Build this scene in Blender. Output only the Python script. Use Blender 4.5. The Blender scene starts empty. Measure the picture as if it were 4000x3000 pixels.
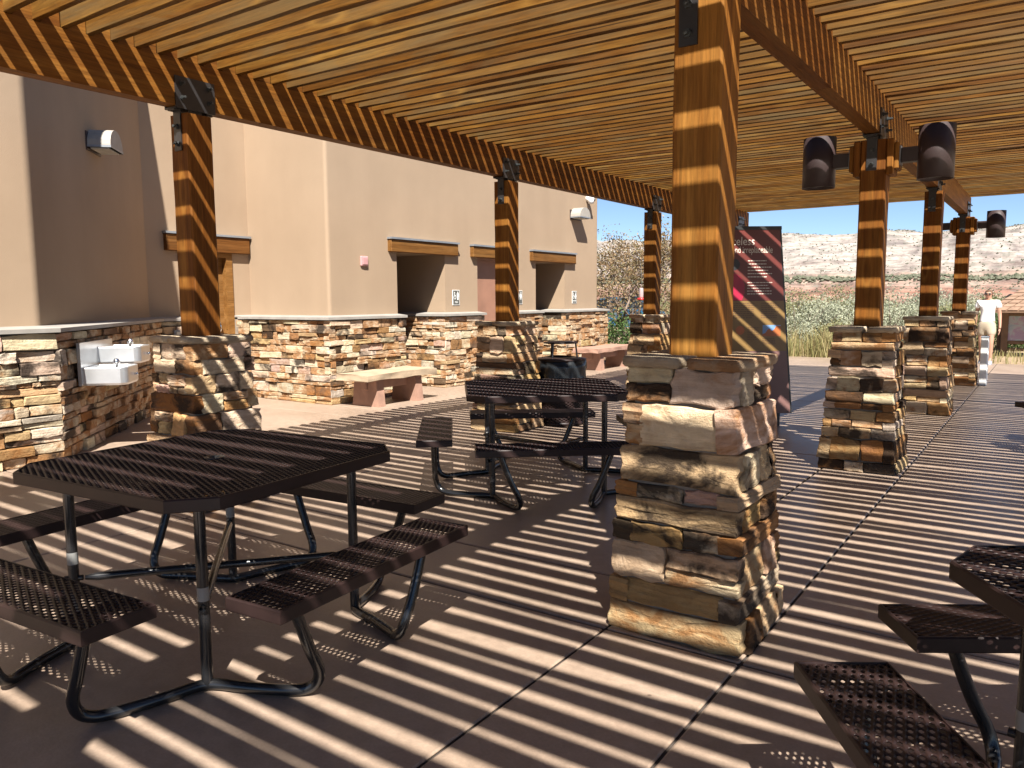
import bpy, bmesh, math, random
from mathutils import Vector, Matrix, noise as mnoise

random.seed(11)
S = bpy.context.scene
COL = S.collection
PI = math.pi
rad = math.radians

# ------------------------------------------------------------------ camera
CAM_H = 1.39
camd = bpy.data.cameras.new('camera')
cam = bpy.data.objects.new('camera', camd)
COL.objects.link(cam)
S.camera = cam
camd.sensor_fit = 'HORIZONTAL'
camd.sensor_width = 36.0
camd.lens = 36.0 * 3046.8 / 4000.0
camd.clip_start = 0.05
camd.clip_end = 6000.0
_pit, _rol, _az = 0.1085, -0.0062, 0.6061
_up = Vector((math.sin(_rol) * math.cos(_pit), -math.cos(_rol) * math.cos(_pit), -math.sin(_pit)))
_f = Vector((0, 0, 1))
_h = (_f - _up * _f.dot(_up)).normalized()
_r = _h.cross(_up)
if _r.x < 0: _r = -_r
_a = _h * math.cos(_az) + _r * math.sin(_az)
_s = -_h * math.sin(_az) + _r * math.cos(_az)
RW = Matrix((_s, _a, _up))              # camera (x right, y down, z forward) -> world
right, down, fwd = (RW @ Vector(v) for v in ((1, 0, 0), (0, 1, 0), (0, 0, 1)))
cam.matrix_world = Matrix(((right.x, -down.x, -fwd.x, 0), (right.y, -down.y, -fwd.y, 0),
                           (right.z, -down.z, -fwd.z, CAM_H), (0, 0, 0, 1)))

# ------------------------------------------------------------------ world, sun, exposure
KX, KY = 0.516, 0.635                   # the sun's shift per metre of drop (towards -X, +Y)
sun_dir = Vector((KX, -KY, 1.0)).normalized()
W = bpy.data.worlds.new('World')
S.world = W
W.use_nodes = True
nt = W.node_tree
for n in list(nt.nodes): nt.nodes.remove(n)
sky = nt.nodes.new('ShaderNodeTexSky')
sky.sky_type = 'NISHITA'
sky.sun_disc = False
sky.sun_elevation = math.asin(sun_dir.z)
sky.sun_rotation = math.atan2(sun_dir.x, sun_dir.y)
sky.altitude = 4000
sky.air_density = 1.0
sky.dust_density = 0.1
sky.ozone_density = 2.5
bg = nt.nodes.new('ShaderNodeBackground')
bg.inputs['Strength'].default_value = 0.05
wo = nt.nodes.new('ShaderNodeOutputWorld')
nt.links.new(sky.outputs[0], bg.inputs[0])
nt.links.new(bg.outputs[0], wo.inputs[0])
sl = bpy.data.lights.new('sun', 'SUN')
sl.energy = 5.0
sl.angle = rad(0.5)
sl.color = (1.0, 0.95, 0.87)
so = bpy.data.objects.new('sun', sl)
COL.objects.link(so)
so.rotation_euler = sun_dir.to_track_quat('Z', 'Y').to_euler()
so.location = (10, -12, 20)
S.view_settings.view_transform = 'Standard'
S.view_settings.look = 'None'
S.view_settings.gamma = 1.0
S.view_settings.exposure = 1.55
S.view_settings.use_curve_mapping = False
S.render.engine = 'CYCLES'
S.cycles.use_denoising = True
S.cycles.max_bounces = 8
S.cycles.diffuse_bounces = 5

# ------------------------------------------------------------------ helpers
class MB:
    def __init__(self): self.v = []; self.f = []; self.sm = []
    def add(self, vs, fs, smooth=False):
        o = len(self.v)
        self.v += [tuple(p) for p in vs]
        for f in fs:
            self.f.append(tuple(i + o for i in f)); self.sm.append(smooth)
        return self
    def box(self, c, s, rz=0.0, M=None):
        x, y, z = (k * .5 for k in s)
        vs = [(sx * x, sy * y, sz * z) for sz in (-1, 1) for sy in (-1, 1) for sx in (-1, 1)]
        if rz:
            cr, sr = math.cos(rz), math.sin(rz)
            vs = [(p[0] * cr - p[1] * sr, p[0] * sr + p[1] * cr, p[2]) for p in vs]
        vs = [(p[0] + c[0], p[1] + c[1], p[2] + c[2]) for p in vs]
        if M is not None: vs = [tuple(M @ Vector(p)) for p in vs]
        return self.add(vs, [(0, 2, 3, 1), (4, 5, 7, 6), (0, 1, 5, 4), (2, 6, 7, 3), (0, 4, 6, 2), (1, 3, 7, 5)])
    def bx(self, x0, x1, y0, y1, z0, z1):
        return self.box(((x0 + x1) / 2, (y0 + y1) / 2, (z0 + z1) / 2), (x1 - x0, y1 - y0, z1 - z0))
    def cbox(self, x0, x1, y0, y1, z0, z1, b=.006):
        "box with chamfered edges"
        vs = []
        for (ix, X) in ((1, x0), (-1, x1)):
            for (iy, Y) in ((1, y0), (-1, y1)):
                for (iz, Z) in ((1, z0), (-1, z1)):
                    vs += [(X, Y + iy * b, Z + iz * b), (X + ix * b, Y, Z + iz * b), (X + ix * b, Y + iy * b, Z)]
        bmm = bmesh.new()
        for p in vs: bmm.verts.new(p)
        bmesh.ops.convex_hull(bmm, input=bmm.verts)
        bmm.verts.index_update()
        self.add([v.co[:] for v in bmm.verts], [[v.index for v in f.verts] for f in bmm.faces])
        bmm.free()
        return self
    def tube(self, pts, r, n=10, cap=True, smooth=True):
        pts = [Vector(p) for p in pts]
        rs = r if isinstance(r, (list, tuple)) else [r] * len(pts)
        vs = []; prev = None
        for i, p in enumerate(pts):
            t = (pts[min(i + 1, len(pts) - 1)] - pts[max(i - 1, 0)]).normalized()
            if prev is None:
                a = Vector((0, 0, 1)) if abs(t.z) < .9 else Vector((1, 0, 0))
                u = t.cross(a).normalized()
            else:
                u = (prev - t * prev.dot(t)).normalized()
            prev = u
            w = t.cross(u)
            for k in range(n):
                an = 2 * PI * k / n
                vs.append(p + (u * math.cos(an) + w * math.sin(an)) * rs[i])
        fs = []
        for i in range(len(pts) - 1):
            for k in range(n):
                a, b = i * n + k, i * n + (k + 1) % n
                fs.append((a, b, b + n, a + n))
        self.add(vs, fs, smooth)
        if cap:
            self.add(vs[:n], [tuple(range(n))[::-1]])
            self.add(vs[-n:], [tuple(range(n))])
        return self
    def lathe(self, prof, c=(0, 0, 0), n=20, smooth=True, ax=None):
        vs = []
        for (r, z) in prof:
            for k in range(n):
                an = 2 * PI * k / n
                vs.append(Vector((r * math.cos(an), r * math.sin(an), z)))
        if ax is not None:
            q = Vector((0, 0, 1)).rotation_difference(Vector(ax))
            vs = [q @ p for p in vs]
        vs = [p + Vector(c) for p in vs]
        fs = []
        for i in range(len(prof) - 1):
            for k in range(n):
                a, b = i * n + k, i * n + (k + 1) % n
                fs.append((a, b, b + n, a + n))
        return self.add(vs, fs, smooth)
    def prism(self, poly, z0, z1, M=None):
        n = len(poly)
        vs = [(x, y, z0) for x, y in poly] + [(x, y, z1) for x, y in poly]
        if M is not None: vs = [tuple(M @ Vector(p)) for p in vs]
        fs = [tuple(range(n))[::-1], tuple(range(n, 2 * n))]
        fs += [(i, (i + 1) % n, (i + 1) % n + n, i + n) for i in range(n)]
        return self.add(vs, fs)
    def mesh(self, name):
        me = bpy.data.meshes.new(name)
        me.from_pydata(self.v, [], self.f)
        me.polygons.foreach_set('use_smooth', self.sm)
        me.update()
        return me

def obj(name, mb, mat, parent=None, loc=None, color=None, M=None):
    me = mb if isinstance(mb, bpy.types.Mesh) else mb.mesh(name)
    if mat is not None and len(me.materials) == 0: me.materials.append(mat)
    o = bpy.data.objects.new(name, me)
    COL.objects.link(o)
    if M is not None: o.matrix_local = M
    if loc is not None: o.location = loc
    if color is not None: o.color = (*color, 1)
    if parent is not None: o.parent = parent
    return o
def tag(o, label, cat, group=None):
    o['label'] = label; o['category'] = cat
    if group: o['group'] = group
    return o
def thing(name, label, cat, loc=(0, 0, 0), rz=0.0, group=None):
    o = bpy.data.objects.new(name, None); COL.objects.link(o)
    o.empty_display_size = .2
    o.location = loc; o.rotation_euler = (0, 0, rz)
    return tag(o, label, cat, group)
KIDS = {}
def children(o): return [c for c in bpy.data.objects if c.parent == o]
def dup(o, loc, rz, label, group=None):
    r = o.copy(); COL.objects.link(r); r.location = loc; r.rotation_euler = (0, 0, rz); r['label'] = label
    if group: r['group'] = group
    for ch in children(o):
        c = ch.copy(); COL.objects.link(c); c.parent = r
        for g in children(ch):
            d = g.copy(); COL.objects.link(d); d.parent = c
    return r
def smooth_path(pts, k=6):
    P = [Vector(p) for p in pts]; out = []
    for i in range(len(P) - 1):
        p0, p1, p2, p3 = P[max(i - 1, 0)], P[i], P[i + 1], P[min(i + 2, len(P) - 1)]
        for j in range(k):
            t = j / k
            out.append(.5 * ((2 * p1) + (p2 - p0) * t + (2 * p0 - 5 * p1 + 4 * p2 - p3) * t * t + (3 * p1 - p0 - 3 * p2 + p3) * t ** 3))
    out.append(P[-1])
    return out

# ------------------------------------------------------------------ materials
def newmat(name):
    m = bpy.data.materials.new(name); m.use_nodes = True
    nt = m.node_tree
    b = nt.nodes['Principled BSDF']
    return m, nt, b
def N(nt, t, **kw):
    n = nt.nodes.new(t)
    for k, v in kw.items():
        if hasattr(n, k): setattr(n, k, v)
        else: n.inputs[k].default_value = v
    return n
def L(nt, a, b): nt.links.new(a, b)
def ramp(nt, fac, stops, interp='LINEAR'):
    r = nt.nodes.new('ShaderNodeValToRGB'); r.color_ramp.interpolation = interp
    e = r.color_ramp.elements
    while len(e) < len(stops): e.new(.5)
    for i, (p, c) in enumerate(stops):
        e[i].position = p
        e[i].color = (c[0], c[1], c[2], 1) if isinstance(c, (tuple, list)) else (c, c, c, 1)
    L(nt, fac, r.inputs[0]); return r
def mixc(nt, fac, a, b, mode='MIX'):
    m = nt.nodes.new('ShaderNodeMix'); m.data_type = 'RGBA'; m.blend_type = mode
    for s, v in ((m.inputs[0], fac), (m.inputs[6], a), (m.inputs[7], b)):
        if isinstance(v, (float, int)): s.default_value = v
        elif isinstance(v, (tuple, list)): s.default_value = (*v[:3], 1)
        else: L(nt, v, s)
    return m.outputs[2]
def mth(nt, op, a, b=None, c=None):
    m = nt.nodes.new('ShaderNodeMath'); m.operation = op
    for i, v in enumerate((a, b, c)):
        if v is None: continue
        if isinstance(v, (float, int)): m.inputs[i].default_value = v
        else: L(nt, v, m.inputs[i])
    return m.outputs[0]
def coords(nt, scale=(1, 1, 1), rnd=True, src='Object'):
    tc = N(nt, 'ShaderNodeTexCoord')
    mp = N(nt, 'ShaderNodeMapping'); mp.inputs['Scale'].default_value = scale
    if rnd:
        oi = N(nt, 'ShaderNodeObjectInfo')
        cx = N(nt, 'ShaderNodeCombineXYZ')
        for i, k in enumerate((37.0, 91.0, 53.0)):
            L(nt, mth(nt, 'MULTIPLY', oi.outputs['Random'], k), cx.inputs[i])
        ad = N(nt, 'ShaderNodeVectorMath', operation='ADD')
        L(nt, tc.outputs[src], ad.inputs[0]); L(nt, cx.outputs[0], ad.inputs[1])
        L(nt, ad.outputs[0], mp.inputs[0])
    else: L(nt, tc.outputs[src], mp.inputs[0])
    return mp.outputs[0]
def noise(nt, vec, scale, detail=4, rough=.55, dist=0.0):
    n = N(nt, 'ShaderNodeTexNoise'); n.inputs['Scale'].default_value = scale
    n.inputs['Detail'].default_value = detail; n.inputs['Roughness'].default_value = rough
    n.inputs['Distortion'].default_value = dist
    L(nt, vec, n.inputs['Vector']); return n.outputs['Fac']
def bump(nt, b, h, strength=.3, dist=.01):
    n = N(nt, 'ShaderNodeBump'); n.inputs['Strength'].default_value = strength; n.inputs['Distance'].default_value = dist
    L(nt, h, n.inputs['Height']); L(nt, n.outputs[0], b.inputs['Normal'])

def flat(name, col, rough=.6, metal=0.0, var=.15, scale=6.0, spec=.5, bmp=0.0, bscale=60):
    m, nt, b = newmat(name)
    v = coords(nt)
    n = noise(nt, v, scale, 5)
    r = ramp(nt, n, [(.3, tuple(c * (1 - var) for c in col)), (.7, tuple(min(1, c * (1 + var)) for c in col))])
    L(nt, r.outputs[0], b.inputs['Base Color'])
    b.inputs['Roughness'].default_value = rough; b.inputs['Metallic'].default_value = metal
    b.inputs['Specular IOR Level'].default_value = spec
    if bmp: bump(nt, b, noise(nt, v, bscale, 4), bmp, .004)
    return m

def wood(name, axis, dark, mid, light, grey=0.0, rough=.62, knots=True, gs=1.0):
    m, nt, b = newmat(name)
    st = {'x': (.35, 7, 7), 'y': (7, .35, 7), 'z': (7, 7, .35)}[axis]
    v = coords(nt, tuple(s * gs for s in st))
    n1 = noise(nt, v, 1.6, 6, .6, .6)
    n2 = noise(nt, v, 11.0, 6, .7)
    base = ramp(nt, n1, [(.28, dark), (.5, mid), (.75, light)]).outputs[0]
    fine = ramp(nt, n2, [(.32, .58), (.62, 1.15)]).outputs[0]
    c = mixc(nt, 1.0, base, fine, 'MULTIPLY')
    oi = N(nt, 'ShaderNodeObjectInfo')
    tint = ramp(nt, oi.outputs['Random'], [(0, (.72, .60, .52)), (.3, (1.0, .98, .95)), (.6, (1.18, 1.20, 1.25)), (.8, (.95, .86, .8)), (1, (.82, .80, .80))]).outputs[0]
    c = mixc(nt, 1.0, c, tint, 'MULTIPLY')
    if grey:
        v3 = coords(nt, tuple(.35 if s < 1 else 1.6 for s in st))
        g = ramp(nt, noise(nt, v3, 1.6, 7, .65, .8), [(.46, 0.0), (.66, grey)]).outputs[0]
        c = mixc(nt, g, c, (.105, .073, .032))
    if knots:
        kv = coords(nt, {'x': (.9, 3.4, 3.4), 'y': (3.4, .9, 3.4), 'z': (3.4, 3.4, .9)}[axis])
        vo = N(nt, 'ShaderNodeTexVoronoi'); vo.inputs['Scale'].default_value = 1.35; L(nt, kv, vo.inputs['Vector'])
        k = ramp(nt, vo.outputs['Distance'], [(.03, 1.0), (.10, 0.0)]).outputs[0]
        c = mixc(nt, mth(nt, 'MULTIPLY', k, .6), c, tuple(x * .45 for x in mid))
        k2 = ramp(nt, vo.outputs['Distance'], [(.10, 0.0), (.15, 1.0), (.24, 0.0)]).outputs[0]
        c = mixc(nt, mth(nt, 'MULTIPLY', k2, .32), c, tuple(min(1, x * 1.45) for x in light))
    ck = noise(nt, coords(nt, tuple(s * (.6 if s < 1 else 4.2) for s in st)), 1.0, 3, .5)
    c = mixc(nt, ramp(nt, ck, [(.27, .75), (.31, 0.0)]).outputs[0], c, tuple(x * .22 for x in dark))
    L(nt, c, b.inputs['Base Color'])
    b.inputs['Roughness'].default_value = rough
    b.inputs['Specular IOR Level'].default_value = .15
    bump(nt, b, mth(nt, 'ADD', n2, n1), .35, .004)
    return m

def stone_mat(varnish=.92, nm='fieldstone'):
    m, nt, b = newmat(nm)
    oi = N(nt, 'ShaderNodeObjectInfo')
    v = coords(nt)
    n1 = noise(nt, v, 7.0, 7, .62, .4)
    c = mixc(nt, 1.0, oi.outputs['Color'], ramp(nt, n1, [(.25, (.72, .66, .60)), (.55, (1.0, 1.0, 1.0)), (.8, (1.22, 1.2, 1.16))]).outputs[0], 'MULTIPLY')
    # layered bedding
    vb = coords(nt, (2.0, 2.0, 22.0))
    nb = noise(nt, vb, 1.6, 5, .6, .8)
    c = mixc(nt, .5, c, mixc(nt, 1.0, c, ramp(nt, nb, [(.35, (.62, .55, .48)), (.6, (1.15, 1.12, 1.08))]).outputs[0], 'MULTIPLY'))
    # rust patches
    vr = coords(nt, (1, 1, 1.6))
    nr = noise(nt, vr, 5.0, 6, .6, .9)
    th = mth(nt, 'MULTIPLY', mth(nt, 'FRACT', mth(nt, 'MULTIPLY', oi.outputs['Random'], 13.7)), .34)
    fr = ramp(nt, mth(nt, 'ADD', nr, th), [(.68, 0.0), (.86, .8)]).outputs[0]
    c = mixc(nt, fr, c, (.25, .105, .03))
    # black desert varnish
    nd = noise(nt, coords(nt, (1.0, 1, 1.3)), 2.6, 10, .62, .8)
    td = mth(nt, 'MULTIPLY', mth(nt, 'FRACT', mth(nt, 'MULTIPLY', oi.outputs['Random'], 29.3)), .30)
    fd = ramp(nt, mth(nt, 'ADD', nd, td), [(.70, 0.0), (.81, varnish)]).outputs[0]
    c = mixc(nt, fd, c, (.022, .015, .011))
    L(nt, c, b.inputs['Base Color'])
    b.inputs['Roughness'].default_value = .85
    b.inputs['Specular IOR Level'].default_value = .18
    h = mth(nt, 'ADD', mth(nt, 'MULTIPLY', noise(nt, v, 11.0, 9, .68, .3), 1.3), mth(nt, 'MULTIPLY', noise(nt, v, 60.0, 5, .7), .30))
    h = mth(nt, 'ADD', h, mth(nt, 'MULTIPLY', nb, .5))
    bump(nt, b, h, 1.0, .016)
    return m

def stucco_mat():
    m, nt, b = newmat('tan_stucco')
    v = coords(nt, rnd=False)
    big = noise(nt, v, .8, 7, .62)
    c = ramp(nt, big, [(.3, (.292, .212, .144)), (.7, (.330, .242, .166))]).outputs[0]
    st = noise(nt, coords(nt, (2.5, 2.5, .3), rnd=False), 1.0, 5)
    c = mixc(nt, 1.0, c, ramp(nt, st, [(.35, .97), (.65, 1.02)]).outputs[0], 'MULTIPLY')
    L(nt, c, b.inputs['Base Color'])
    b.inputs['Roughness'].default_value = .9; b.inputs['Specular IOR Level'].default_value = .2
    bump(nt, b, mth(nt, 'ADD', noise(nt, v, 150.0, 4, .65), mth(nt, 'MULTIPLY', noise(nt, v, 9.0, 4), .8)), .5, .004)
    return m

def concrete_mat():
    m, nt, b = newmat('stained_concrete')
    v = coords(nt, rnd=False)
    n1 = noise(nt, v, .9, 6, .6, .5)
    n2 = noise(nt, v, 14.0, 6, .65)
    n3 = noise(nt, v, 95.0, 3, .6)
    c = ramp(nt, n1, [(.3, (.258, .188, .138)), (.7, (.325, .245, .187))]).outputs[0]
    c = mixc(nt, 1.0, c, ramp(nt, n2, [(.3, .83), (.7, 1.12)]).outputs[0], 'MULTIPLY')
    c = mixc(nt, 1.0, c, ramp(nt, n3, [(.3, .90), (.7, 1.08)]).outputs[0], 'MULTIPLY')
    oi = N(nt, 'ShaderNodeObjectInfo')
    c = mixc(nt, 1.0, c, ramp(nt, oi.outputs['Random'], [(0, .95), (1, 1.05)]).outputs[0], 'MULTIPLY')
    sp = noise(nt, v, 7.0, 9, .75)
    c = mixc(nt, ramp(nt, sp, [(.66, 0.0), (.76, .5)]).outputs[0], c, (.13, .085, .06))
    st2 = noise(nt, v, 1.7, 8, .7, 1.5)
    c = mixc(nt, ramp(nt, st2, [(.58, 0.0), (.70, .38)]).outputs[0], c, (.17, .115, .085))
    vo = N(nt, 'ShaderNodeTexVoronoi'); vo.inputs['Scale'].default_value = 3.1; L(nt, v, vo.inputs['Vector'])
    c = mixc(nt, ramp(nt, vo.outputs['Distance'], [(.018, .7), (.03, 0.0)]).outputs[0], c, (.09, .06, .045))
    L(nt, c, b.inputs['Base Color'])
    b.inputs['Specular IOR Level'].default_value = .5
    L(nt, ramp(nt, mth(nt, 'MULTIPLY', mth(nt, 'ADD', n1, n2), .5), [(.35, .34), (.65, .52)]).outputs[0], b.inputs['Roughness'])
    bump(nt, b, mth(nt, 'ADD', n2, mth(nt, 'MULTIPLY', n3, .35)), .22, .006)
    return m

def leafmat(name, cols, rough=.6):
    m, nt, b = newmat(name)
    g = N(nt, 'ShaderNodeNewGeometry')
    r = ramp(nt, g.outputs['Random Per Island'], [(i / max(1, len(cols) - 1), c) for i, c in enumerate(cols)])
    L(nt, r.outputs[0], b.inputs['Base Color'])
    b.inputs['Roughness'].default_value = rough
    b.inputs['Specular IOR Level'].default_value = .25
    tr = N(nt, 'ShaderNodeBsdfTranslucent'); L(nt, r.outputs[0], tr.inputs[0])
    mx = N(nt, 'ShaderNodeMixShader'); mx.inputs[0].default_value = .25
    L(nt, b.outputs[0], mx.inputs[1]); L(nt, tr.outputs[0], mx.inputs[2])
    L(nt, mx.outputs[0], nt.nodes['Material Output'].inputs['Surface'])
    return m

M = {}
M['stone'] = stone_mat(); M['cap'] = stone_mat(.25, 'cap_flagstone')
M['mortar'] = flat('mortar', (.21, .175, .14), .9, var=.2, scale=20, bmp=.5)
M['stucco'] = stucco_mat()
M['concrete'] = concrete_mat()
M['joint'] = flat('joint_filler', (.055, .042, .034), .9)
M['slat'] = wood('slat_wood', 'x', (.066, .0245, .0036), (.125, .055, .0083), (.185, .099, .021), grey=.7)
M['post'] = wood('post_wood', 'z', (.108, .035, .005), (.178, .070, .011), (.250, .118, .024), grey=.0)
M['beam'] = wood('beam_wood', 'y', (.092, .030, .004), (.150, .057, .008), (.215, .097, .018), grey=.15, knots=False)
M['lintel'] = wood('lintel_wood', 'y', (.11, .045, .010), (.17, .078, .020), (.225, .115, .038), grey=.1)
M['black_steel'] = flat('black_steel', (.022, .021, .022), .38, metal=.0, var=.3, spec=.6)
M['bolt'] = flat('grey_bolt', (.30, .33, .33), .35, metal=.8)
M['bolt_dark'] = flat('dark_bolt', (.05, .055, .055), .4, metal=.3)
M['brown_coat'] = flat('brown_plastic_coating', (.021, .0115, .0105), .42, var=.3, spec=.28, bmp=.05, bscale=200)
M['pipe'] = flat('black_pipe', (.012, .012, .013), .22, var=.3, spec=.6)
M['label'] = flat('paper_label', (.22, .22, .21), .6)
M['lamp_brown'] = flat('bronze_lamp', (.035, .022, .022), .45, var=.15)
M['lens'] = flat('frosted_lens', (.42, .41, .36), .4)
M['ledge'] = flat('ledge_stone', (.27, .25, .225), .8, var=.15, bmp=.2)
M['flashing'] = flat('grey_flashing', (.24, .26, .285), .45, metal=.4)
M['steel'] = flat('brushed_steel', (.60, .61, .62), .30, metal=.75, var=.08)
M['chrome'] = flat('chrome', (.8, .8, .8), .08, metal=1.0, var=.02)
M['sandstone'] = flat('pink_sandstone', (.31, .18, .13), .85, var=.22, scale=5, bmp=.6, bscale=18)
M['sandstone_pale'] = flat('pale_sandstone', (.36, .27, .18), .85, var=.22, scale=5, bmp=.6, bscale=18)
M['lamp_grey'] = flat('grey_wall_lamp', (.30, .275, .24), .6)
M['white'] = flat('white_plastic', (.78, .78, .76), .5, var=.05)
M['dark'] = flat('dark_plastic', (.02, .02, .02), .4)
M['pink'] = flat('pink_plastic', (.45, .24, .24), .5, var=.05)
M['door'] = flat('red_brown_door', (.26, .135, .09), .55, var=.12, scale=3)
M['inside'] = flat('shade_dark_wall', (.07, .05, .04), .9)  # base colour lowered so the vestibule's shade is painted in
M['sign_plate'] = flat('sign_plate', (.085, .085, .075), .5)
M['bag'] = flat('black_bag', (.012, .014, .016), .28, var=.2)
# ------------------------------------------------------------------ ground, patio, hills
def ground_mat():
    m, nt, b = newmat('dry_ground')
    v = coords(nt, rnd=False)
    n1 = noise(nt, v, .12, 6); n2 = noise(nt, v, 3.0, 6)
    c = ramp(nt, n1, [(.35, (.30, .22, .13)), (.65, (.25, .165, .10))]).outputs[0]
    c = mixc(nt, 1.0, c, ramp(nt, n2, [(.3, .75), (.7, 1.15)]).outputs[0], 'MULTIPLY')
    L(nt, c, b.inputs['Base Color']); b.inputs['Roughness'].default_value = .95
    bump(nt, b, n2, .5, .05)
    return m
mb = MB()
rs = [0, 12, 25, 45, 80, 140, 240, 420, 700, 1200, 2500, 5000]
def gz(r): return -.03 if r < 40 else -.03 - (min(r, 420) - 40) * .016
seg = 48
for i, r in enumerate(rs):
    if i == 0: mb.v.append((0, 0, -.03)); continue
    for k in range(seg):
        an = 2 * PI * k / seg
        mb.v.append((r * math.cos(an), r * math.sin(an), gz(r)))
for k in range(seg): mb.f.append((0, 1 + k, 1 + (k + 1) % seg)); mb.sm.append(True)
for i in range(1, len(rs) - 1):
    for k in range(seg):
        a = 1 + (i - 1) * seg + k; b_ = 1 + (i - 1) * seg + (k + 1) % seg
        mb.f.append((a, a + seg, b_ + seg, b_)); mb.sm.append(True)
ground = obj('ground', mb, ground_mat()); ground['kind'] = 'structure'

patio = obj('patio', MB().bx(-9.75, 9.0, -4.0, 18.9, -.025, -.012), M['joint']); patio['kind'] = 'structure'
XC = [-9.75, -5.10, -4.53, -1.49, -.91, 2.2, 5.4, 9.0]
YC = [-4.0, -.83, -.25, 2.83, 3.41, 6.52, 7.10, 10.24, 10.82, 13.9, 14.5, 16.7, 18.9]
for i in range(len(XC) - 1):
    for j in range(len(YC) - 1):
        gx = .006
        obj('concrete_panel', MB().cbox(XC[i] + gx, XC[i + 1] - gx, YC[j] + gx, YC[j + 1] - gx, -.011, 0.0, .007), M['concrete'], patio)

def hills_mat():
    m, nt, b = newmat('sandstone_hills')
    g = N(nt, 'ShaderNodeTexCoord')
    sx = N(nt, 'ShaderNodeSeparateXYZ'); L(nt, g.outputs['Object'], sx.inputs[0])
    mp = N(nt, 'ShaderNodeMapping'); mp.inputs['Scale'].default_value = (.02, .02, .06); L(nt, g.outputs['Object'], mp.inputs[0])
    n1 = noise(nt, mp.outputs[0], 1.0, 7, .6)
    z = mth(nt, 'ADD', sx.outputs['Z'], mth(nt, 'MULTIPLY', mth(nt, 'SUBTRACT', n1, .5), 16.0))
    zz = mth(nt, 'DIVIDE', mth(nt, 'ADD', z, 10.0), 90.0)
    c = ramp(nt, zz, [(0, (.25, .145, .105)), (.10, (.29, .18, .14)), (.17, (.235, .125, .092)), (.24, (.30, .22, .18)), (.31, (.27, .205, .165)),
                      (.36, (.30, .258, .228)), (.6, (.315, .287, .262)), (.9, (.295, .268, .242)), (1, (.22, .205, .185))]).outputs[0]
    # strata lines
    sc = N(nt, 'ShaderNodeMapping'); sc.inputs['Scale'].default_value = (.012, .012, .55); L(nt, g.outputs['Object'], sc.inputs[0])
    st = noise(nt, sc.outputs[0], 1.0, 5, .6, .5)
    c = mixc(nt, 1.0, c, ramp(nt, st, [(.36, (.78, .72, .70)), (.58, (1.06, 1.05, 1.04))]).outputs[0], 'MULTIPLY')
    # diagonal fractures
    fr = N(nt, 'ShaderNodeMapping'); fr.inputs['Scale'].default_value = (.05, .02, .09); fr.inputs['Rotation'].default_value = (.3, .6, .5); L(nt, g.outputs['Object'], fr.inputs[0])
    fn = noise(nt, fr.outputs[0], 1.0, 8, .68)
    c = mixc(nt, 1.0, c, ramp(nt, fn, [(.36, (.48, .46, .48)), (.55, (1.02, 1.02, 1.02))]).outputs[0], 'MULTIPLY')
    # pinyon and juniper speckle
    vo = N(nt, 'ShaderNodeTexNoise'); vo.inputs['Scale'].default_value = .16; vo.inputs['Detail'].default_value = 6; L(nt, g.outputs['Object'], vo.inputs['Vector'])
    c = mixc(nt, ramp(nt, vo.outputs['Fac'], [(.52, 0.0), (.64, .6)]).outputs[0], c, (.14, .14, .115))
    L(nt, c, b.inputs['Base Color']); b.inputs['Roughness'].default_value = .95; b.inputs['Specular IOR Level'].default_value = .1
    bump(nt, b, mth(nt, 'ADD', fn, st), .8, 2.5)
    return m
def hill_h(az, r):
    x, y = r * math.sin(az), r * math.cos(az)
    n = mnoise.fractal(Vector((x * .006, y * .006, 3.1)), .9, 2.2, 5)
    n2 = mnoise.fractal(Vector((x * .03, y * .03, 7.7)), .8, 2.1, 4)
    n3 = mnoise.ridged_multi_fractal(Vector((x * .012, y * .012, 1.7)), .9, 2.1, 4, 1.0, 2.0)
    R_ = r + 45 * n
    prof = [(380, -8.5), (470, -6.5), (540, 0), (600, 6), (655, 13.5), (690, 15.5), (770, 27), (860, 52), (960, 73), (1010, 76), (1400, 80)]
    for (a, b), (c, d) in zip(prof, prof[1:]):
        if R_ <= c:
            z = b + (d - b) * max(0, (R_ - a) / (c - a)); break
    else: z = prof[-1][1]
    steep = max(0.0, min(1.0, (z + 6) / 20))
    z += steep * (n2 * 2.6 + (n3 - 1.2) * 5.5) + (az * 9 if z > 40 else 0)
    return z
mb = MB(); NA, NR = 260, 150
A0, A1 = -1.15, .75
for i in range(NA):
    az = A0 + (A1 - A0) * i / (NA - 1)
    for j in range(NR):
        r = 375 + 700 * j / (NR - 1)
        mb.v.append((r * math.sin(az), r * math.cos(az), hill_h(az, r)))
for i in range(NA - 1):
    for j in range(NR - 1):
        a = i * NR + j
        mb.f.append((a, a + NR, a + NR + 1, a + 1)); mb.sm.append(False)
hills = obj('hills', mb, hills_mat()); hills['kind'] = 'structure'
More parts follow.
